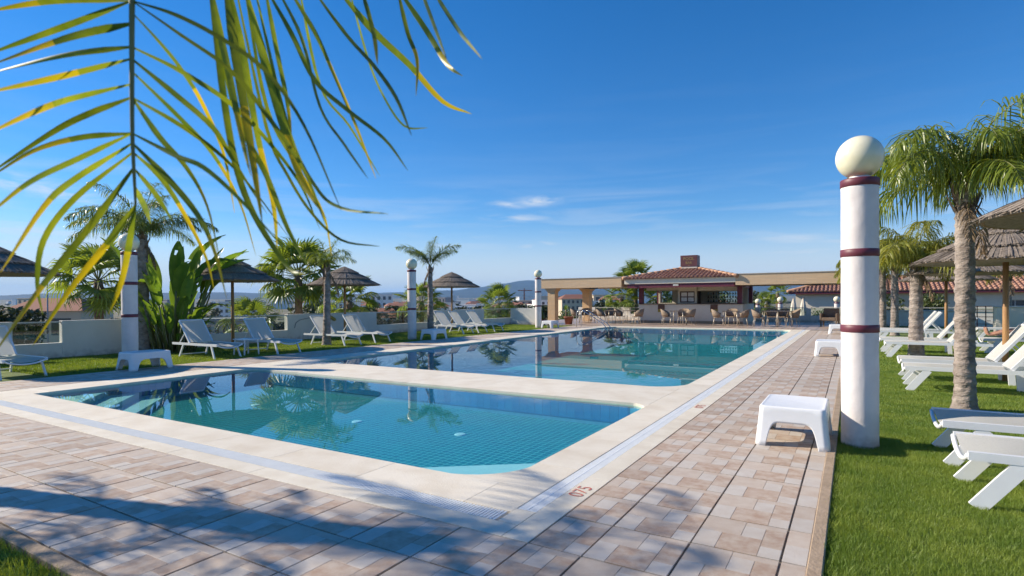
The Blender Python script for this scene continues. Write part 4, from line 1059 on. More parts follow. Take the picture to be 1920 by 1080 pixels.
def fan_palm(label, loc, h, n, seed, s=1.0, low=-50, hi=80, tr=.13):
    t = thing('fan_palm', label, 'palm tree', loc, 0, 'fan palms beyond the walls'); q = random.Random(seed)
    MB().lathe([(tr*1.3,0)]+[(tr+.02*((k % 2)),h*k/12) for k in range(1,12)]+[(tr*.8,h)], 12).build('trunk', M_trunk2, t, True)
    for k in range(n):
        el_ = R(low+(hi-low)*((k+.5)/n)); a = k*2.39996+q.uniform(-.3,.3)
        put('fan_leaf', FF[k % 4], t, (0,0,h-.05), rot=(q.uniform(-.5,.5), -el_, a), sc=s*q.uniform(.85,1.15))
    return t
def at(px, py, Y=None, X=None):
    """ground spot under an image column at given Y (or X)"""
    return T_x(px, Y)
def col_at(px, depth):
    p = pix(px, 560, depth); return p.x, p.y
for px, dep, ztop, n, s, l, seed in ((185, 18.6, 2.1, 26, 1.15, 'big fan palm behind the garden wall left of the lamp post', 1), (560, 21.5, 2.35, 34, 1.25, 'large shaggy fan palm behind the garden wall and the second parasol', 2),
                              (655, 23.5, 1.35, 20, 1.0, 'fan palm leaves low behind the second left parasol pole', 3), (790, 28.0, 1.3, 22, 1.0, 'fan palm behind the middle lamp post', 4),
                              (935, 33.0, 1.15, 24, 1.0, 'low fan palm showing over the glass bay left of the pergola', 5), (1192, 41.0, 2.75, 24, 1.15, 'fan palm rising above the left eave of the bar', 6),
                              (1165, 40.0, 1.55, 20, 1.1, 'fan palm seen between the pergola and the bar', 7), (1458, 50, 1.85, 20, .9, 'small fan palm with clear trunk seen under the right pergola beam', 8),
                              (1437, 44, .95, 16, .8, 'low yellow green fan palm right of the bar', 9), (470, 22.5, .55, 16, .9, 'fan palm leaves behind the glass bay near the second lounger', 10),
                              (1300, 40.0, 1.4, 18, 1.0, 'fan palm seen through the bar windows', 11), (1235, 39.5, 1.3, 18, 1.0, 'fan palm seen through the left bar window', 12)):
    x, y = col_at(px, dep); z = tz(x, y); fan_palm(l, (x, y, z), ztop-z, n, seed, s, low=-60 if ztop < 2 else -45)

# bird-of-paradise with paddle leaves
def paddle(L, W, bend, seed):
    r = random.Random(seed); b = MB(); N = 10; pts = []; p = Vector((0,0,0)); e_ = R(88)
    b.m = 0; stem = [Vector((0,0,0)), Vector((.03,0,L*.45)), Vector((.10,0,L*.9))]; b.tube(stem, [.028,.022,.014], 6)
    b.m = 1; p = stem[-1].copy(); prev = None
    for i in range(N+1):
        t = i/N; ang = R(80)-bend*t; d = Vector((math.cos(ang),0,math.sin(ang))); up = Vector((-d.z,0,d.x)); w = W*math.sin(math.pi*min(.98, .06+t*.94))**.65
        row = [p-Vector((0,w,0))+up*w*.45, p-Vector((0,w*.5,0))+up*w*.15, p.copy(), p+Vector((0,w*.5,0))+up*w*.15, p+Vector((0,w,0))+up*w*.45]
        o = len(b.v); b.v += [tuple(v) for v in row]
        if prev is not None:
            for j in range(4):
                if r.random() > .06 or t < .3: b.f.append((prev+j, prev+j+1, o+j+1, o+j)); b.mi.append(1)
        prev = o; p = p + d*L*.85/N
    return b.mesh('paddle_leaf', [M_rachis, M_banana], True)
PD = [paddle(1.15,.125,R(bd),90+i) for i, bd in enumerate((25,60,110,12))]
def strelitzia(label, loc, n, spread, smin, smax, seed, zlift=0):
    t = thing('paddle_leaf_plant', label, 'plant', loc); q = random.Random(seed)
    for k in range(n):
        a = q.uniform(0, 2*math.pi); u = q.random(); rr = spread*math.sqrt(q.random())
        put('paddle_leaf', PD[k % 4], t, (rr*math.cos(a), rr*math.sin(a), zlift*u), rot=(q.uniform(-.08,.08), q.uniform(-.05,.3), a), sc=q.uniform(smin, smax))
    for k in range(n):
        a = q.uniform(0, 2*math.pi); rr = spread*1.25*math.sqrt(q.random())
        put('paddle_leaf', PD[k % 3], t, (rr*math.cos(a), rr*math.sin(a), 0), rot=(q.uniform(-.1,.1), q.uniform(0,.4), a), sc=q.uniform(.4, .85))
    return t
strelitzia('tall paddle leaf plant between the left lamp post and the first parasol', col_at(325, 15.3)+(-.03,), 46, .48, .45, 1.75, 5, 0.2)

# shrubs, hedges and trees made of many small leaves
def leaf_cloud(n, rx, ry, rz, leaf, seed, clumps=14):
    r = np.random.default_rng(seed); cc = r.normal(size=(clumps,3)); cc /= np.linalg.norm(cc,axis=1)[:,None]; cc *= r.uniform(.35,.8,(clumps,1))
    cr = r.uniform(.28,.5,clumps); k = r.integers(0,clumps,n); d = r.normal(size=(n,3)); d /= np.linalg.norm(d,axis=1)[:,None]
    p = cc[k]+d*cr[k][:,None]*(r.uniform(.5,1,(n,1))**.5); p *= np.array([rx,ry,rz])
    a = r.normal(size=(n,3)); a /= np.linalg.norm(a,axis=1)[:,None]; bb = np.cross(a, r.normal(size=(n,3))); bb /= np.linalg.norm(bb,axis=1)[:,None]
    sz = leaf*r.uniform(.6,1.4,(n,1)); v = np.stack([p-a*sz, p+bb*sz*.5, p+a*sz, p-bb*sz*.5],1).reshape(-1,3)
    me = bpy.data.meshes.new('foliage'); me.from_pydata(v.tolist(), [], [(4*i,4*i+1,4*i+2,4*i+3) for i in range(n)]); return me
SH = [leaf_cloud(900,1,1,.8,.07,100+i) for i in range(3)]
for x_ in SH: x_.materials.append(M_shrub)
TR = [leaf_cloud(1100,1,1,.85,.10,110+i,18) for i in range(4)]
for x_ in TR: x_.materials.append(M_tree)
stem = MB().tube([(0,0,-.2),(.03,0,.5),(-.02,.03,1)], [.07,.05,.03], 6).mesh('stem', M_bark)
def shrub(label, loc, s, seed, group='shrubs beyond the glass', sz=1):
    t = thing('shrub', label, 'shrub', loc, 0, group); put('foliage', SH[seed % 3], t, (0,0,s*.75*sz), seed*1.3, sc=(s,s,s*sz)); put('stem', stem, t, (0,0,0), sc=(.6,.6,s*.7)); return t
def tree(label, loc, h, w_, seed, group):
    t = thing('tree', label, 'tree', loc, 0, group); put('trunk', stem, t, (0,0,0), sc=(h*.35,h*.35,h*.6)); put('crown', TR[seed % 4], t, (0,0,h*.62), seed*1.7, sc=(w_,w_,h*.42)); return t
q = random.Random(21)
for px, dep, s, l in ((40,21,.9,'shrub behind the leftmost glass bay'), (85,22,.7,'smaller shrub right in the leftmost glass bay'), (395,23,.6,'shrub seen through glass above the lounger by the paddle leaf plant'), (420,25,.7,'shrub seen through glass left of the first parasol pole'),
                      (505,24,.6,'shrub seen through glass behind the second lounger'), (725,26,.8,'shrub seen through glass left of the middle lamp post'), (752,27,.9,'shrub behind glass touching the middle lamp post'), (800,29,.9,'shrub seen through glass behind the slender palm'),
                      (915,34,.9,'shrub in the glass bay left of the pergola'), (950,35,.9,'shrub at the right of the glass bay left of the pergola'), (1060,43,.9,'shrub behind the terrace glass near the left pergola column'), (1125,44,.9,'shrub behind the terrace glass in the middle of the pergola'),
                      (1150,43,.8,'shrub behind the terrace glass near the bar'), (1180,43,.9,'shrub behind the terrace glass at the bar corner'), (1255,41,1.5,'bush seen through the bar windows, left'), (1335,41,1.6,'bush seen behind the bar shelves'), (1415,42,.9,'dark shrub just right of the bar'),
                      (1535,38.8,.95,'grey green round shrub behind the glass left of the nearest lamp post'), (1500,41,.6,'low shrub behind the far globe posts'), (1665,38,1.1,'round shrub before the tiled house right of the nearest lamp post'), (1745,37,1.0,'shrub before the house between the right palm trunks'), (1835,37.5,1.25,'leafy shrub before the house right of the nearest palm trunk'), (1895,36.5,1.1,'shrub before the house at the right edge')):
    x, y = col_at(px, dep); shrub(l, (x, y, tz(x,y)+ (1.25 if px > 1600 or px in (1255,1335) else .5 if px > 1000 else .1)), s, q.randrange(9), sz=q.uniform(.9,1.3))
for px, dep, h, w_, l in ((12,34,551,1.9,'dark tree behind the wall at the left edge'), (50,38,557,1.6,'smaller dark tree at the left beside the street lamp'), (590,60,560,3.2,'dark tree low behind the shaggy fan palm'), (735,95,565,5,'spreading bright tree over the roofs left of the middle lamp post'),
                        (690,75,568,3.2,'round tree among the roofs right of the second parasol'), (870,85,568,4,'broad tree line below the town, left half'), (905,95,567,5,'broad tree line below the town, right half'), (1010,80,564,3,'dark tree behind the far lamp post'), (975,85,563,3,'dark tree left of the far lamp post'),
                        (1130,120,561,4,'dark tree behind the pergola column'), (1165,110,562,4,'dark tree right of the pergola column'), (1412,70,548,2.2,'dark cypress like tree right of the bar'), (1396,75,553,2,'dark tree touching the right bar post')):
    x, y = col_at(px, dep); zt_ = CAM_H + (563-h)/F_PX*dep; tree(l, (x, y, tz(x,y)), zt_-tz(x,y), w_, q.randrange(9), 'trees between the terrace and the town')
# spiky plant behind the terracotta pot
t = thing('spiky_plant', 'bright green spiky plant above the terracotta pot', 'plant', (T_x(1068, 36.6), 36.0, 0))
b = MB()
for k in range(34):
    a = k*2.4; e_ = R(15+70*(k/34)); d = Vector((math.cos(a)*math.cos(e_), math.sin(a)*math.cos(e_), math.sin(e_))); s = Vector((-math.sin(a), math.cos(a), 0)); o = Vector((0,0,.62))
    b.strip([o, o+d*.28, o+d*.5+Vector((0,0,-.05))], s, [.03,.04,.004])
b.build('leaf_rosette', M_banana, t); MB().tube([(0,0,0),(0,0,.62)], .05, 8).build('stem', M_trunk2, t, True)

# ------------------------------------------------------------------ building behind the right lawn
gh = thing('guest_house', 'long low house with clay tiled roof behind the right lawn', 'house', (5.5, 46, -1.4))
GX0, GX1, GD, GE, GRD = -9.6, 12.5, 7.0, 3.20, 4.25
wall_with(MB(), GX0+.5, GX1-.5, .5, .7, 0, GE, [(-5.2,-4.2,1.2,2.6), (-1.5,-.3,1.4,2.6), (2.6,3.8,1.4,2.6), (6.5,7.5,.2,2.5)]).build('wall', M_wall2, gh)
MB().box(GX0+.5, GX0+.7, .702, GD-.5, 0, GE).build('wall', M_wall2, gh); MB().box(GX1-.7, GX1-.5, .702, GD-.5, 0, GE).build('wall', M_wall2, gh)
for a, c, z0, z1 in ((-5.2,-4.2,1.2,2.6), (-1.5,-.3,1.4,2.6), (2.6,3.8,1.4,2.6), (6.5,7.5,.2,2.5)):
    wd_ = MB().box(a+.05, c-.05, .62, .64, z0+.05, z1-.05).build('window', M_window, gh)
    f = MB()
    for x in (a, (a+c)/2-.02, c-.05): f.box(x, x+.05, .58, .62, z0, z1)
    f.box(a+.05, c-.05, .581, .619, z0, z0+.05); f.box(a+.05, c-.05, .581, .619, z1-.05, z1); f.build('window_frame', M_rail, wd_)
EV = [Vector((GX0,0,GE+.02)), Vector((GX1,0,GE+.02)), Vector((GX1,GD,GE+.02)), Vector((GX0,GD,GE+.02))]
RA, RB = Vector((GX0+3.5,GD/2,GRD)), Vector((GX1-3.5,GD/2,GRD))
rf = MB().add([*EV, RA, RB], [(0,1,5,4),(1,2,5),(2,3,4,5),(3,0,4),(3,2,1,0)]).build('roof', M_rooftile, gh)
kind(tiled_slope(EV[0], EV[1], RA, RB, .26, .45, .09).build('roof_tiles', M_rooftile, rf), 'stuff')
kind(tiled_slope(EV[3], EV[0], RA, None, .26, .45, .09).build('roof_tiles', M_rooftile, rf), 'stuff')
MB().tube([EV[0]+Vector((0,0,.05)), RA+Vector((0,0,.08)), RB+Vector((0,0,.08))], .12, 8).build('ridge', M_ridge, rf, True)
MB().box(GX0+.1, GX1-.1, .05, .15, GE-.14, GE+.015).build('fascia', M_maroon, gh)
x, y = col_at(1856, 62)
tw = thing('white_block', 'white flat roofed block rising behind the tiled roof on the right', 'building', (x, y, tz(x, y)), R(10))
MB().box(-.9,.9,-1,1,0,5.6).build('wall', M_hwhite, tw); MB().box(-.97,.97,-1.07,1.07,5.602,5.75).build('parapet', M_hwhite, tw); MB().box(.25,.6,-1.02,-1.003,4.4,5.1).build('window', M_window, tw)
for k, (px, dep, s) in enumerate(((1463,37.5,1), (1569,37,1), (1421,41,.9))):
    x, y = col_at(px, dep)
    copy_tree(lp, ('small globe lamp post behind the terrace tables right of the bar', 'small globe lamp post just left of the nearest lamp post', 'small globe lamp post close to the right side of the bar')[k], (x, y, -1.38 if s == 1 else -1.5))
def folded(label, px, dep):
    x, y = col_at(px, dep); t = thing('folded_parasol', label, 'parasol', (x, y, -1.38), 0, 'folded cream parasols')
    MB().tube([(0,0,0),(0,0,2.75)], .03, 8).build('pole', M_wood, t, True)
    MB().lathe([(.26,.75),(.30,.95),(.22,1.7),(.12,2.4),(.03,2.72)], 18, wob=lambda a, z: .035*math.sin(a*6+z)).build('canopy', M_canvas, t, True)
folded('folded cream parasol right of the far globe post', 1488, 38.5); folded('folded cream parasol beside the shrub behind the terrace', 1506, 39.5)
gw = thing('low_wall', 'low grey wall across the back of the right lawn', 'wall', (6, 33.4, -.03)); bevel(MB().box(-5.2,6,-.12,.12,0,.72).build('wall_body', M_wall, gw), .01); MB().box(-5.25,6.05,-.16,.16,.722,.77).build('capping', M_rail, gw)
x0 = T_x(1815, 27.5); x1 = T_x(1864, 27.5)
rl_ = thing('metal_railing', 'dark metal railing with a key pattern behind the sunbather', 'railing', ((x0+x1)/2, 27.5, -.03)); hw = (x1-x0)/2
for z in (.35,.62,.88,1.02): MB().box(-hw,hw,-.012,.012,z,z+.025).build('rail', M_darkwood, rl_)
for x in (-hw,-hw*.33,hw*.33,hw-.03): MB().box(x,x+.03,-.015,.015,0,1.04).build('baluster', M_darkwood, rl_)
MB().box(hw*.45,hw*.75,-.011,.011,.47,.495).build('key_bar', M_darkwood, rl_)
t = thing('pillar', 'square white pillar at the right edge behind the loungers', 'pillar', (T_x(1906, 26), 26.2, -.03)); bevel(MB().box(-.55,.55,-.25,.25,0,1.02).build('pillar_body', M_wall2, t), .01); MB().box(-.58,.58,-.28,.28,1.022,1.06).build('capping', M_rail, t)

# ------------------------------------------------------------------ street lamp, crane, town
x, y = col_at(89, 48); z = tz(x, y)
t = thing('street_lamp', 'thin street lamp with one arm behind the wall at the left', 'street lamp', (x, y, z)); hh = 3.35-z
MB().tube([(0,0,0),(0,0,hh)], [.09,.05], 8).build('pole', M_hgrey, t, True)
MB().tube([(0,0,hh), (CR.x*1.1, CR.y*1.1, hh+.25), (CR.x*1.6, CR.y*1.6, hh+.28)], .035, 6).build('arm', M_hgrey, t, True)
MB().bar((CR.x*1.5, CR.y*1.5, hh+.28), (CR.x*2.1, CR.y*2.1, hh+.32), .22, .09).build('lamp_head', M_hgrey, t)
x, y = col_at(983, 620); z = tz(x, y)
t = thing('tower_crane', 'distant tower crane left of the far lamp post', 'crane', (x, y, z), YAW)
MB().box(-.7,.7,-.7,.7,0,21).build('mast', M_hroof, t); MB().bar((-7,0,21.5),(9,0,21.5),1.0,1.0).build('jib', M_hroof, t); MB().box(-.5,.5,-.5,.5,21,24).build('mast_head', M_hroof, t)

ubox = MB().box(-.5,.5,-.5,.5,0,1)
HB = {k: ubox.mesh('wall', m_) for k, m_ in (('w', M_hwhite), ('c', M_hcream), ('g', M_hgrey))}
HG = MB().add([(-.54,-.54,0),(.54,-.54,0),(.54,.54,0),(-.54,.54,0),(-.3,0,1),(.3,0,1)], [(0,1,5,4),(1,2,5),(2,3,4,5),(3,0,4),(3,2,1,0)]).mesh('roof', M_hroof)
HF = {k: MB().box(-.52,.52,-.52,.52,0,1).mesh('roof', m_) for k, m_ in (('w', M_hwhite), ('c', M_hcream), ('g', M_hgrey))}
HW = MB().box(-.5,.5,-.02,0,0,1).mesh('window', M_window)
def house(label, px, dep, w_, d_, h, m_, roof, win=(0,0), rz=None, group=None, cat='house'):
    x, y = col_at(px, dep); t = thing('house' if cat == 'house' else 'apartment_block', label, cat, (x, y, tz(x, y)-.3), YAW+(rz or 0), group)
    put('wall', HB[m_], t, (0,0,0), sc=(w_, d_, h))
    if roof == 'hip': put('roof', HG, t, (0,0,h+.01), sc=(w_, d_, min(w_, d_)*.22))
    else: put('roof', HF[m_], t, (0,0,h+.01), sc=(w_, d_, .45))
    for i in range(win[0]):
        for j in range(win[1]):
            put('window', HW, t, (w_*((i+.5)/win[0]-.5), -d_/2-.01, h*((j+.28)/win[1])), sc=(w_/win[0]*.5, 1, h/win[1]*.5))
    return t
house('long grey mauve building behind the first left parasol pole', 415, 105, 16, 8, 6.6, 'g', 'flat', (12,2), .12, None, 'building')
house('pale wide block on the skyline left of the first parasol pole', 455, 330, 22, 12, 10.2, 'w', 'flat', (7,3), 0, None, 'building')
house('house with a dark window behind the left street lamp', 110, 60, 7, 6, 6.8, 'c', 'hip', (2,2), .2)
house('red roofed house right of the second left parasol, nearest', 712, 95, 8, 7, 5.2, 'w', 'hip', (3,2), .3)
house('red roofed house beside the nearest one right of the second parasol', 748, 110, 9, 7, 5.6, 'c', 'hip', (3,2), -.2)
house('red roofed house low left of the second parasol pole', 690, 130, 9, 8, 6.4, 'w', 'hip', (3,2), .1)
house('cream apartment block with rows of windows between the pergola columns', 1078, 250, 14, 9, 10.6, 'c', 'hip', (7,4), .15, None, 'building')
house('white house with red roof seen right of the second pergola column', 1142, 260, 9, 8, 10.0, 'w', 'hip', (3,2), -.1)
house('white low warehouse left of the third parasol pole', 825, 420, 26, 14, 8.6, 'w', 'flat', (0,0), .05, None, 'building')
house('white block partly behind the left pergola column', 1052, 300, 8, 8, 10.6, 'w', 'flat', (3,3), .2, None, 'building')
house('white villa between the pergola columns, right', 1122, 330, 11, 8, 9.6, 'w', 'flat', (4,2), 0)
q = random.Random(77)
for k in range(230):
    px = q.choice((q.uniform(700,1200), q.uniform(820,1180), q.uniform(-60,1560))); dep = 330*(8.5**q.random())
    if 340 < px < 640 and dep < 380: continue
    tall = q.random() < .3; h = q.uniform(9,15) if tall else q.uniform(5.5,8.5); w_ = q.uniform(9,17) if not tall else q.uniform(12,24)
    if dep > 900: h *= 1.25
    if tall: house('far white block standing among the rooftops of the distant town', px, dep, w_, 10, h, q.choice('wwcg'), 'flat', (4,3) if dep < 480 else (0,0), q.uniform(-.5,.5), 'blocks of the distant town', 'building')
    else: house('small far house among the rooftops of the distant town', px, dep, w_, 9, h, q.choice('wwwc'), 'hip' if q.random() < .65 else 'flat', (3,2) if dep < 420 else (0,0), q.uniform(-.6,.6), 'houses of the distant town')
for k in range(210):
    px = q.uniform(-80, 1600); dep = 130*(14**q.random()); x, y = col_at(px, dep)
    tree('far dark green tree among the houses of the distant town', (x, y, tz(x,y)-.5), q.uniform(4.5,8.0)*(1+.35*(dep > 600)), q.uniform(2.5,5)*(1+.8*(dep > 600)), q.randrange(9), 'trees of the distant town')

# ------------------------------------------------------------------ sunbather
def person():
    t = thing('person', 'person in dark swimwear lying on a lounger with bare legs', 'person', (2.72, 18.05, -.028))
    Z = .40; ca, sa = math.cos(R(52)), math.sin(R(52)); bx = 1.24
    def up(u, v=0, off=.12): return (bx+u*ca-off*sa, v, Z-.02+u*sa+off*ca)
    P = {'pel': ((1.13,0,Z+.10),.125), 'wai': (up(.14),.115), 'che': (up(.36),.135), 'nec': (up(.53),.06), 'hea': (up(.62,0,.13),.085), 'top': (up(.76,0,.14),.075)}
    E_ = [('pel','wai'),('wai','che'),('che','nec'),('nec','hea'),('hea','top')]
    for s, n in ((1,'l'),(-1,'r')):
        kz = .10 if s > 0 else .05
        P.update({n+'hip': ((1.05,s*.10,Z+.08),.085), n+'kne': ((.62,s*.11,Z+.06+kz),.056), n+'cal': ((.42,s*.11,Z+.075+kz*.5),.052), n+'ank': ((.20,s*.10,Z+.05),.035), n+'hee': ((.14,s*.10,Z+.045),.036), n+'bal': ((.10,s*.11,Z+.17),.032), n+'toe': ((.09,s*.12,Z+.235),.02),
                  n+'sho': (up(.46,s*.18,.11),.055), n+'elb': (up(.22,s*.27,.10),.04), n+'wri': ((1.05,s*.24,Z+.07),.027), n+'han': ((.95,s*.22,Z+.06),.03), n+'fin': ((.86,s*.20,Z+.06),.014)})
        E_ += [('pel',n+'hip'),(n+'hip',n+'kne'),(n+'kne',n+'cal'),(n+'cal',n+'ank'),(n+'ank',n+'hee'),(n+'hee',n+'bal'),(n+'bal',n+'toe'),('che',n+'sho'),(n+'sho',n+'elb'),(n+'elb',n+'wri'),(n+'wri',n+'han'),(n+'han',n+'fin')]
    ks = list(P); me = bpy.data.meshes.new('body'); me.from_pydata([P[k][0] for k in ks], [(ks.index(a), ks.index(b_)) for a, b_ in E_], []); me.materials.append(M_skin)
    o = put('body', me, t); sk = o.modifiers.new('skin', 'SKIN'); sk.use_smooth_shade = True
    for i, k in enumerate(ks):
        d = me.skin_vertices[0].data[i]; d.radius = (P[k][1],)*2; d.use_root = (k == 'pel')
    o.modifiers.new('sub', 'SUBSURF').levels = 2; o.modifiers['sub'].render_levels = 2
    MB().lathe([(.155,-.10),(.165,0),(.15,.11)], 20).build('shorts', M_swim, t, True, loc=(1.11,0,Z+.10), rot=(0, R(-78), 0))
    h = up(.71,0,.12); MB().lathe([(.0,-.11),(.07,-.09),(.10,-.02),(.092,.05),(.05,.10),(0,.115)], 18).build('hair', M_hair, t, True, loc=(h[0]+.02, h[1], h[2]+.02))
    return t
person()

# ------------------------------------------------------------------ palms beside the camera
FMF = [frond_mesh(2.0, 60, .55, R(e_), R(bd), .5, 120+i, .03, [M_rachis, M_palm], fwd=.3, plum=.4) for i, (e_, bd) in enumerate(((60,110),(40,100),(20,85)))]
FMG = [frond_mesh(2.0, 44, .5, R(e_), R(bd), .35, 130+i, .022, [M_rachis, M_palm], fwd=.4, plum=.5) for i, (e_, bd) in enumerate(((55,100),(35,90),(15,75)))]
queen_palm('palm out of frame at the left whose trunk shadow crosses the paving', (-8.6, .45, -.03), 4.0, .16, .145, FMG, ring(13,31,[0,1,2],.65,.9), 11)
queen_palm('palm out of frame at the left casting feathery shadows on the paving', (-8.5, -.35, -.03), 2.75, .14, .12, FMG, ring(11,32,[0,1,2],.75,1.0), 12)
M_lf = mat('near_leaflet', (.21,.26,.028), .4, (.075,.125,.018), 7, rnd=.3, transl=.5, stretch=(1,1,1))
M_lfy = mat('near_leaflet_yellow', (.50,.38,.02), .4, (.27,.27,.02), 6, rnd=.15, transl=.5)
near = thing('palm_tree', 'palm beside the camera whose frond hangs into the upper left of the view', 'palm tree', (-3.2, -1.6, -.03), 0, 'feather palms')
trunk(near, 2.75, .14, .12, seed=13)
for a, v, s in ((190,1,1),(230,0,1),(270,2,1),(300,1,.9),(170,2,.8)): put('frond', FMF[v], near, (0,0,2.75), R(a), sc=s)
NO = Vector((-3.2, -1.6, -.03))
def smooth_path(pts, n):
    """Catmull-Rom through 3D points"""
    out = []; P = [pts[0]*2-pts[1]] + pts + [pts[-1]*2-pts[-2]]
    for i in range(1, len(P)-2):
        for k in range(n):
            t = k/n; a, b_, c, d = P[i-1], P[i], P[i+1], P[i+2]
            out.append(.5*((2*b_) + (c-a)*t + (2*a-5*b_+4*c-d)*t*t + (3*b_-a-3*c+d)*t**3))
    return out+[pts[-1]]
def near_frond(rach, leaves, seed):
    """rach: world points; leaves: (image path, depth at base, depth at tip, width, yellow)"""
    r = random.Random(seed); path = smooth_path(rach, 6)
    n = len(path); fr = MB().tube([p-NO for p in path], [.011*(1-.75*i/(n-1)) for i in range(n)], 7).build('frond', M_rachis, near, True)
    for pp, d0, d1, wd, yel in leaves:
        k = len(pp); w3 = [pix(u, v, d0+(d1-d0)*i/(k-1)) for i, (u, v) in enumerate(pp)]
        # let the leaflet start on the rachis itself
        base = min(path, key=lambda c: (c-w3[0]).length)
        if (base-w3[0]).length < .14: w3[0] = base
        pts = smooth_path(w3, 5); m_ = len(pts); b = MB(); tw_ = r.uniform(-.5,.5); vs = []
        for i, p in enumerate(pts):
            t = i/(m_-1); d = (pts[min(i+1,m_-1)]-pts[max(i-1,0)]).normalized(); view = (p-Vector((0,0,CAM_H))).normalized()
            s = d.cross(view).normalized(); nn = s.cross(d); a = tw_+.9*math.sin(t*3+seed+d0*9)*.6
            s = s*math.cos(a) + nn*math.sin(a); w_ = wd*(.35+.65*min(1, t*5))*(1-t**3)**.8+.0008
            vs.append((p-NO-s*w_/2, p-NO+nn*(-w_*.16), p-NO+s*w_/2))
        for i, (u, v, w_) in enumerate(vs): b.v += [tuple(u), tuple(v), tuple(w_)]
        for i in range(m_-1):
            b.f += [(3*i,3*i+1,3*i+4,3*i+3), (3*i+1,3*i+2,3*i+5,3*i+4)]
            mi = 1 if (yel and i/(m_-1) > yel) else 0; b.mi += [mi, mi]
        b.build('leaflet', [M_lf, M_lfy], fr, True)
    return fr
C0 = Vector((-3.2,-1.6,2.72))
L_ = [ # left side of the hanging frond
 ([(247,-8),(100,2),(-30,22)],.55), ([(247,4),(120,50),(-30,104)],0), ([(247,38),(130,70),(-30,126)],.5), ([(247,92),(120,104),(-30,140)],.6), ([(247,117),(120,142),(-30,175)],.35), ([(247,165),(130,186),(60,212),(-30,254)],.4),
 ([(247,178),(165,214),(95,250),(-30,332)],0), ([(247,240),(150,258),(60,284),(-30,340)],.35), ([(247,254),(150,296),(55,342),(-30,410)],.7), ([(247,266),(140,336),(82,388),(0,512)],.55), ([(248,295),(140,372),(82,450),(70,530),(80,590)],0),
 ([(249,312),(172,420),(92,520),(40,590),(-30,690)],.5), ([(252,385),(200,458),(130,545),(60,650)],.3), ([(262,440),(230,520),(203,590)],.2)]
R_ = [ # right side
 ([(250,-6),(330,28),(420,75),(500,135),(570,235),(640,395)],0), ([(252,4),(340,66),(430,130),(500,215),(570,320),(610,420)],0), ([(252,18),(300,80),(340,130),(380,195),(420,290),(440,400)],.5), ([(250,88),(340,134),(430,192),(490,250),(560,340),(600,430)],0),
 ([(250,103),(330,178),(400,240),(440,305),(500,400)],0), ([(250,138),(340,224),(400,290),(450,380),(480,480)],.5), ([(250,178),(340,236),(420,296),(480,362),(545,450)],0), ([(250,192),(300,258),(348,312),(388,385),(415,500)],.6),
 ([(250,254),(330,292),(382,314),(450,374),(530,462)],0), ([(252,268),(312,332),(370,402),(402,470),(425,560)],.6), ([(253,285),(300,332),(342,395),(385,480),(402,545)],.4), ([(254,318),(290,362),(322,412)],0), ([(254,345),(272,390),(282,420)],0)]
rq = random.Random(5)
lv = [(p, 1.36+rq.uniform(-.02,.02), 1.36+rq.uniform(-.28,.18), rq.uniform(.0125,.017), y_) for p, y_ in L_] + [(p, 1.36+rq.uniform(-.02,.02), 1.36+rq.uniform(-.12,.42), rq.uniform(.0105,.015), y_) for p, y_ in R_]
near_frond([C0, Vector((-2.4,-.3,3.0)), Vector((-1.85,.3,2.75)), pix(256,-150,1.33), pix(248,-20,1.36), pix(247,110,1.36), pix(248,250,1.36), pix(252,340,1.37), pix(254,385,1.38)], lv, 2)
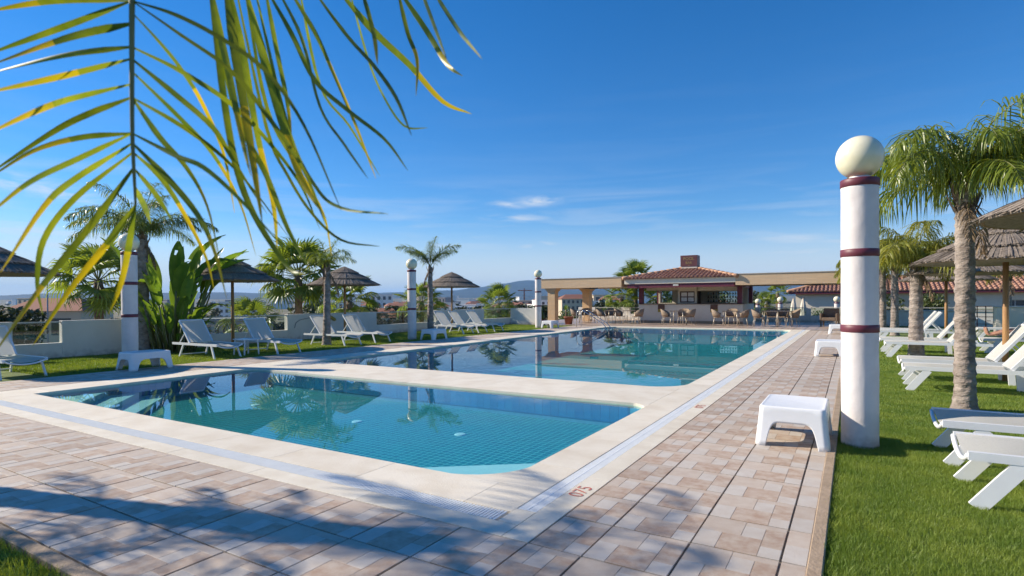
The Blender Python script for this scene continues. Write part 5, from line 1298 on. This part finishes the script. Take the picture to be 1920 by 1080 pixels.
H_ = [([(412,-26),(438,80),(458,200),(474,300),(492,420)],.25,.030), ([(392,-30),(412,60),(432,150),(452,250),(470,330)],.4,.022), ([(432,-28),(456,100),(482,250),(512,380),(520,470)],.3,.024), ([(470,-26),(498,120),(530,232),(565,335),(612,410)],.3,.030), ([(500,-26),(520,100),(540,200),(548,300)],.4,.016),
 ([(505,-26),(545,60),(590,150),(650,205),(720,260),(765,320)],0,.017), ([(520,-26),(565,70),(600,200),(645,270),(690,335)],0,.016), ([(540,-26),(590,60),(622,130),(665,230),(705,335)],.2,.02), ([(590,-24),(650,66),(700,122),(742,182),(772,255)],0,.018), ([(625,-24),(700,58),(768,122),(830,190),(885,214)],.3,.025),
 ([(684,-24),(700,60),(708,122)],.3,.018), ([(740,-22),(764,60),(782,112),(780,180)],.3,.016), ([(752,-22),(800,58),(838,120),(868,143)],.3,.02), ([(788,-22),(812,42),(842,124)],0,.012), ([(806,-22),(858,54),(905,112)],.4,.014), ([(655,-24),(690,110),(720,182),(758,236),(802,240)],0,.013), ([(560,-26),(600,160),(655,236),(712,330)],0,.014),
 ([(445,-28),(500,240),(540,330),(585,400),(640,450),(712,462)],0,.016), ([(480,-28),(540,240),(592,350),(640,390),(728,401)],.0,.017), ([(380,-30),(415,150),(440,300),(475,400),(540,500),(572,515)],.7,.022), ([(400,-30),(440,200),(500,330),(540,430),(585,512)],.72,.02), ([(455,-28),(500,200),(556,310),(606,400),(622,480)],.3,.015)]
lv = [(p, 1.52+.0003*p[0][0]+rq.uniform(-.03,.03), 1.5+rq.uniform(-.25,.35), wd*.80, (y_+.22 if y_ else 0)) for p, y_, wd in H_]
near_frond([C0, Vector((-2.3,-.2,3.05)), Vector((-1.9,.5,2.75)), pix(360,-70,1.6), pix(440,-32,1.65), pix(560,-26,1.68), pix(700,-24,1.72), pix(830,-22,1.78)], lv, 4)

# ------------------------------------------------------------------ ornament on the garden wall
t = thing('wall_ornament', 'grey curved line with a yellow patch on the garden wall behind the loungers', 'ornament', (XW+.10, wy(600), .0))
ya, yb = wy(548)-wy(600), wy(612)-wy(600)
MB().tube([(.012, ya, .42), (.012, ya+.06, .60), (.012, ya+.25, .70), (.012, ya+.6, .75), (.012, yb, .76)], .012, 6).build('line', M_hgrey, t, True)
bevel(MB().prism([(-.16,-.05),(.1,-.07),(.17,0),(.1,.06),(-.14,.06)], 0, .03).build('patch', M_ochre, t, loc=(.0, wy(620)-wy(600), .70), rot=(R(90), R(25), R(90))), .004)
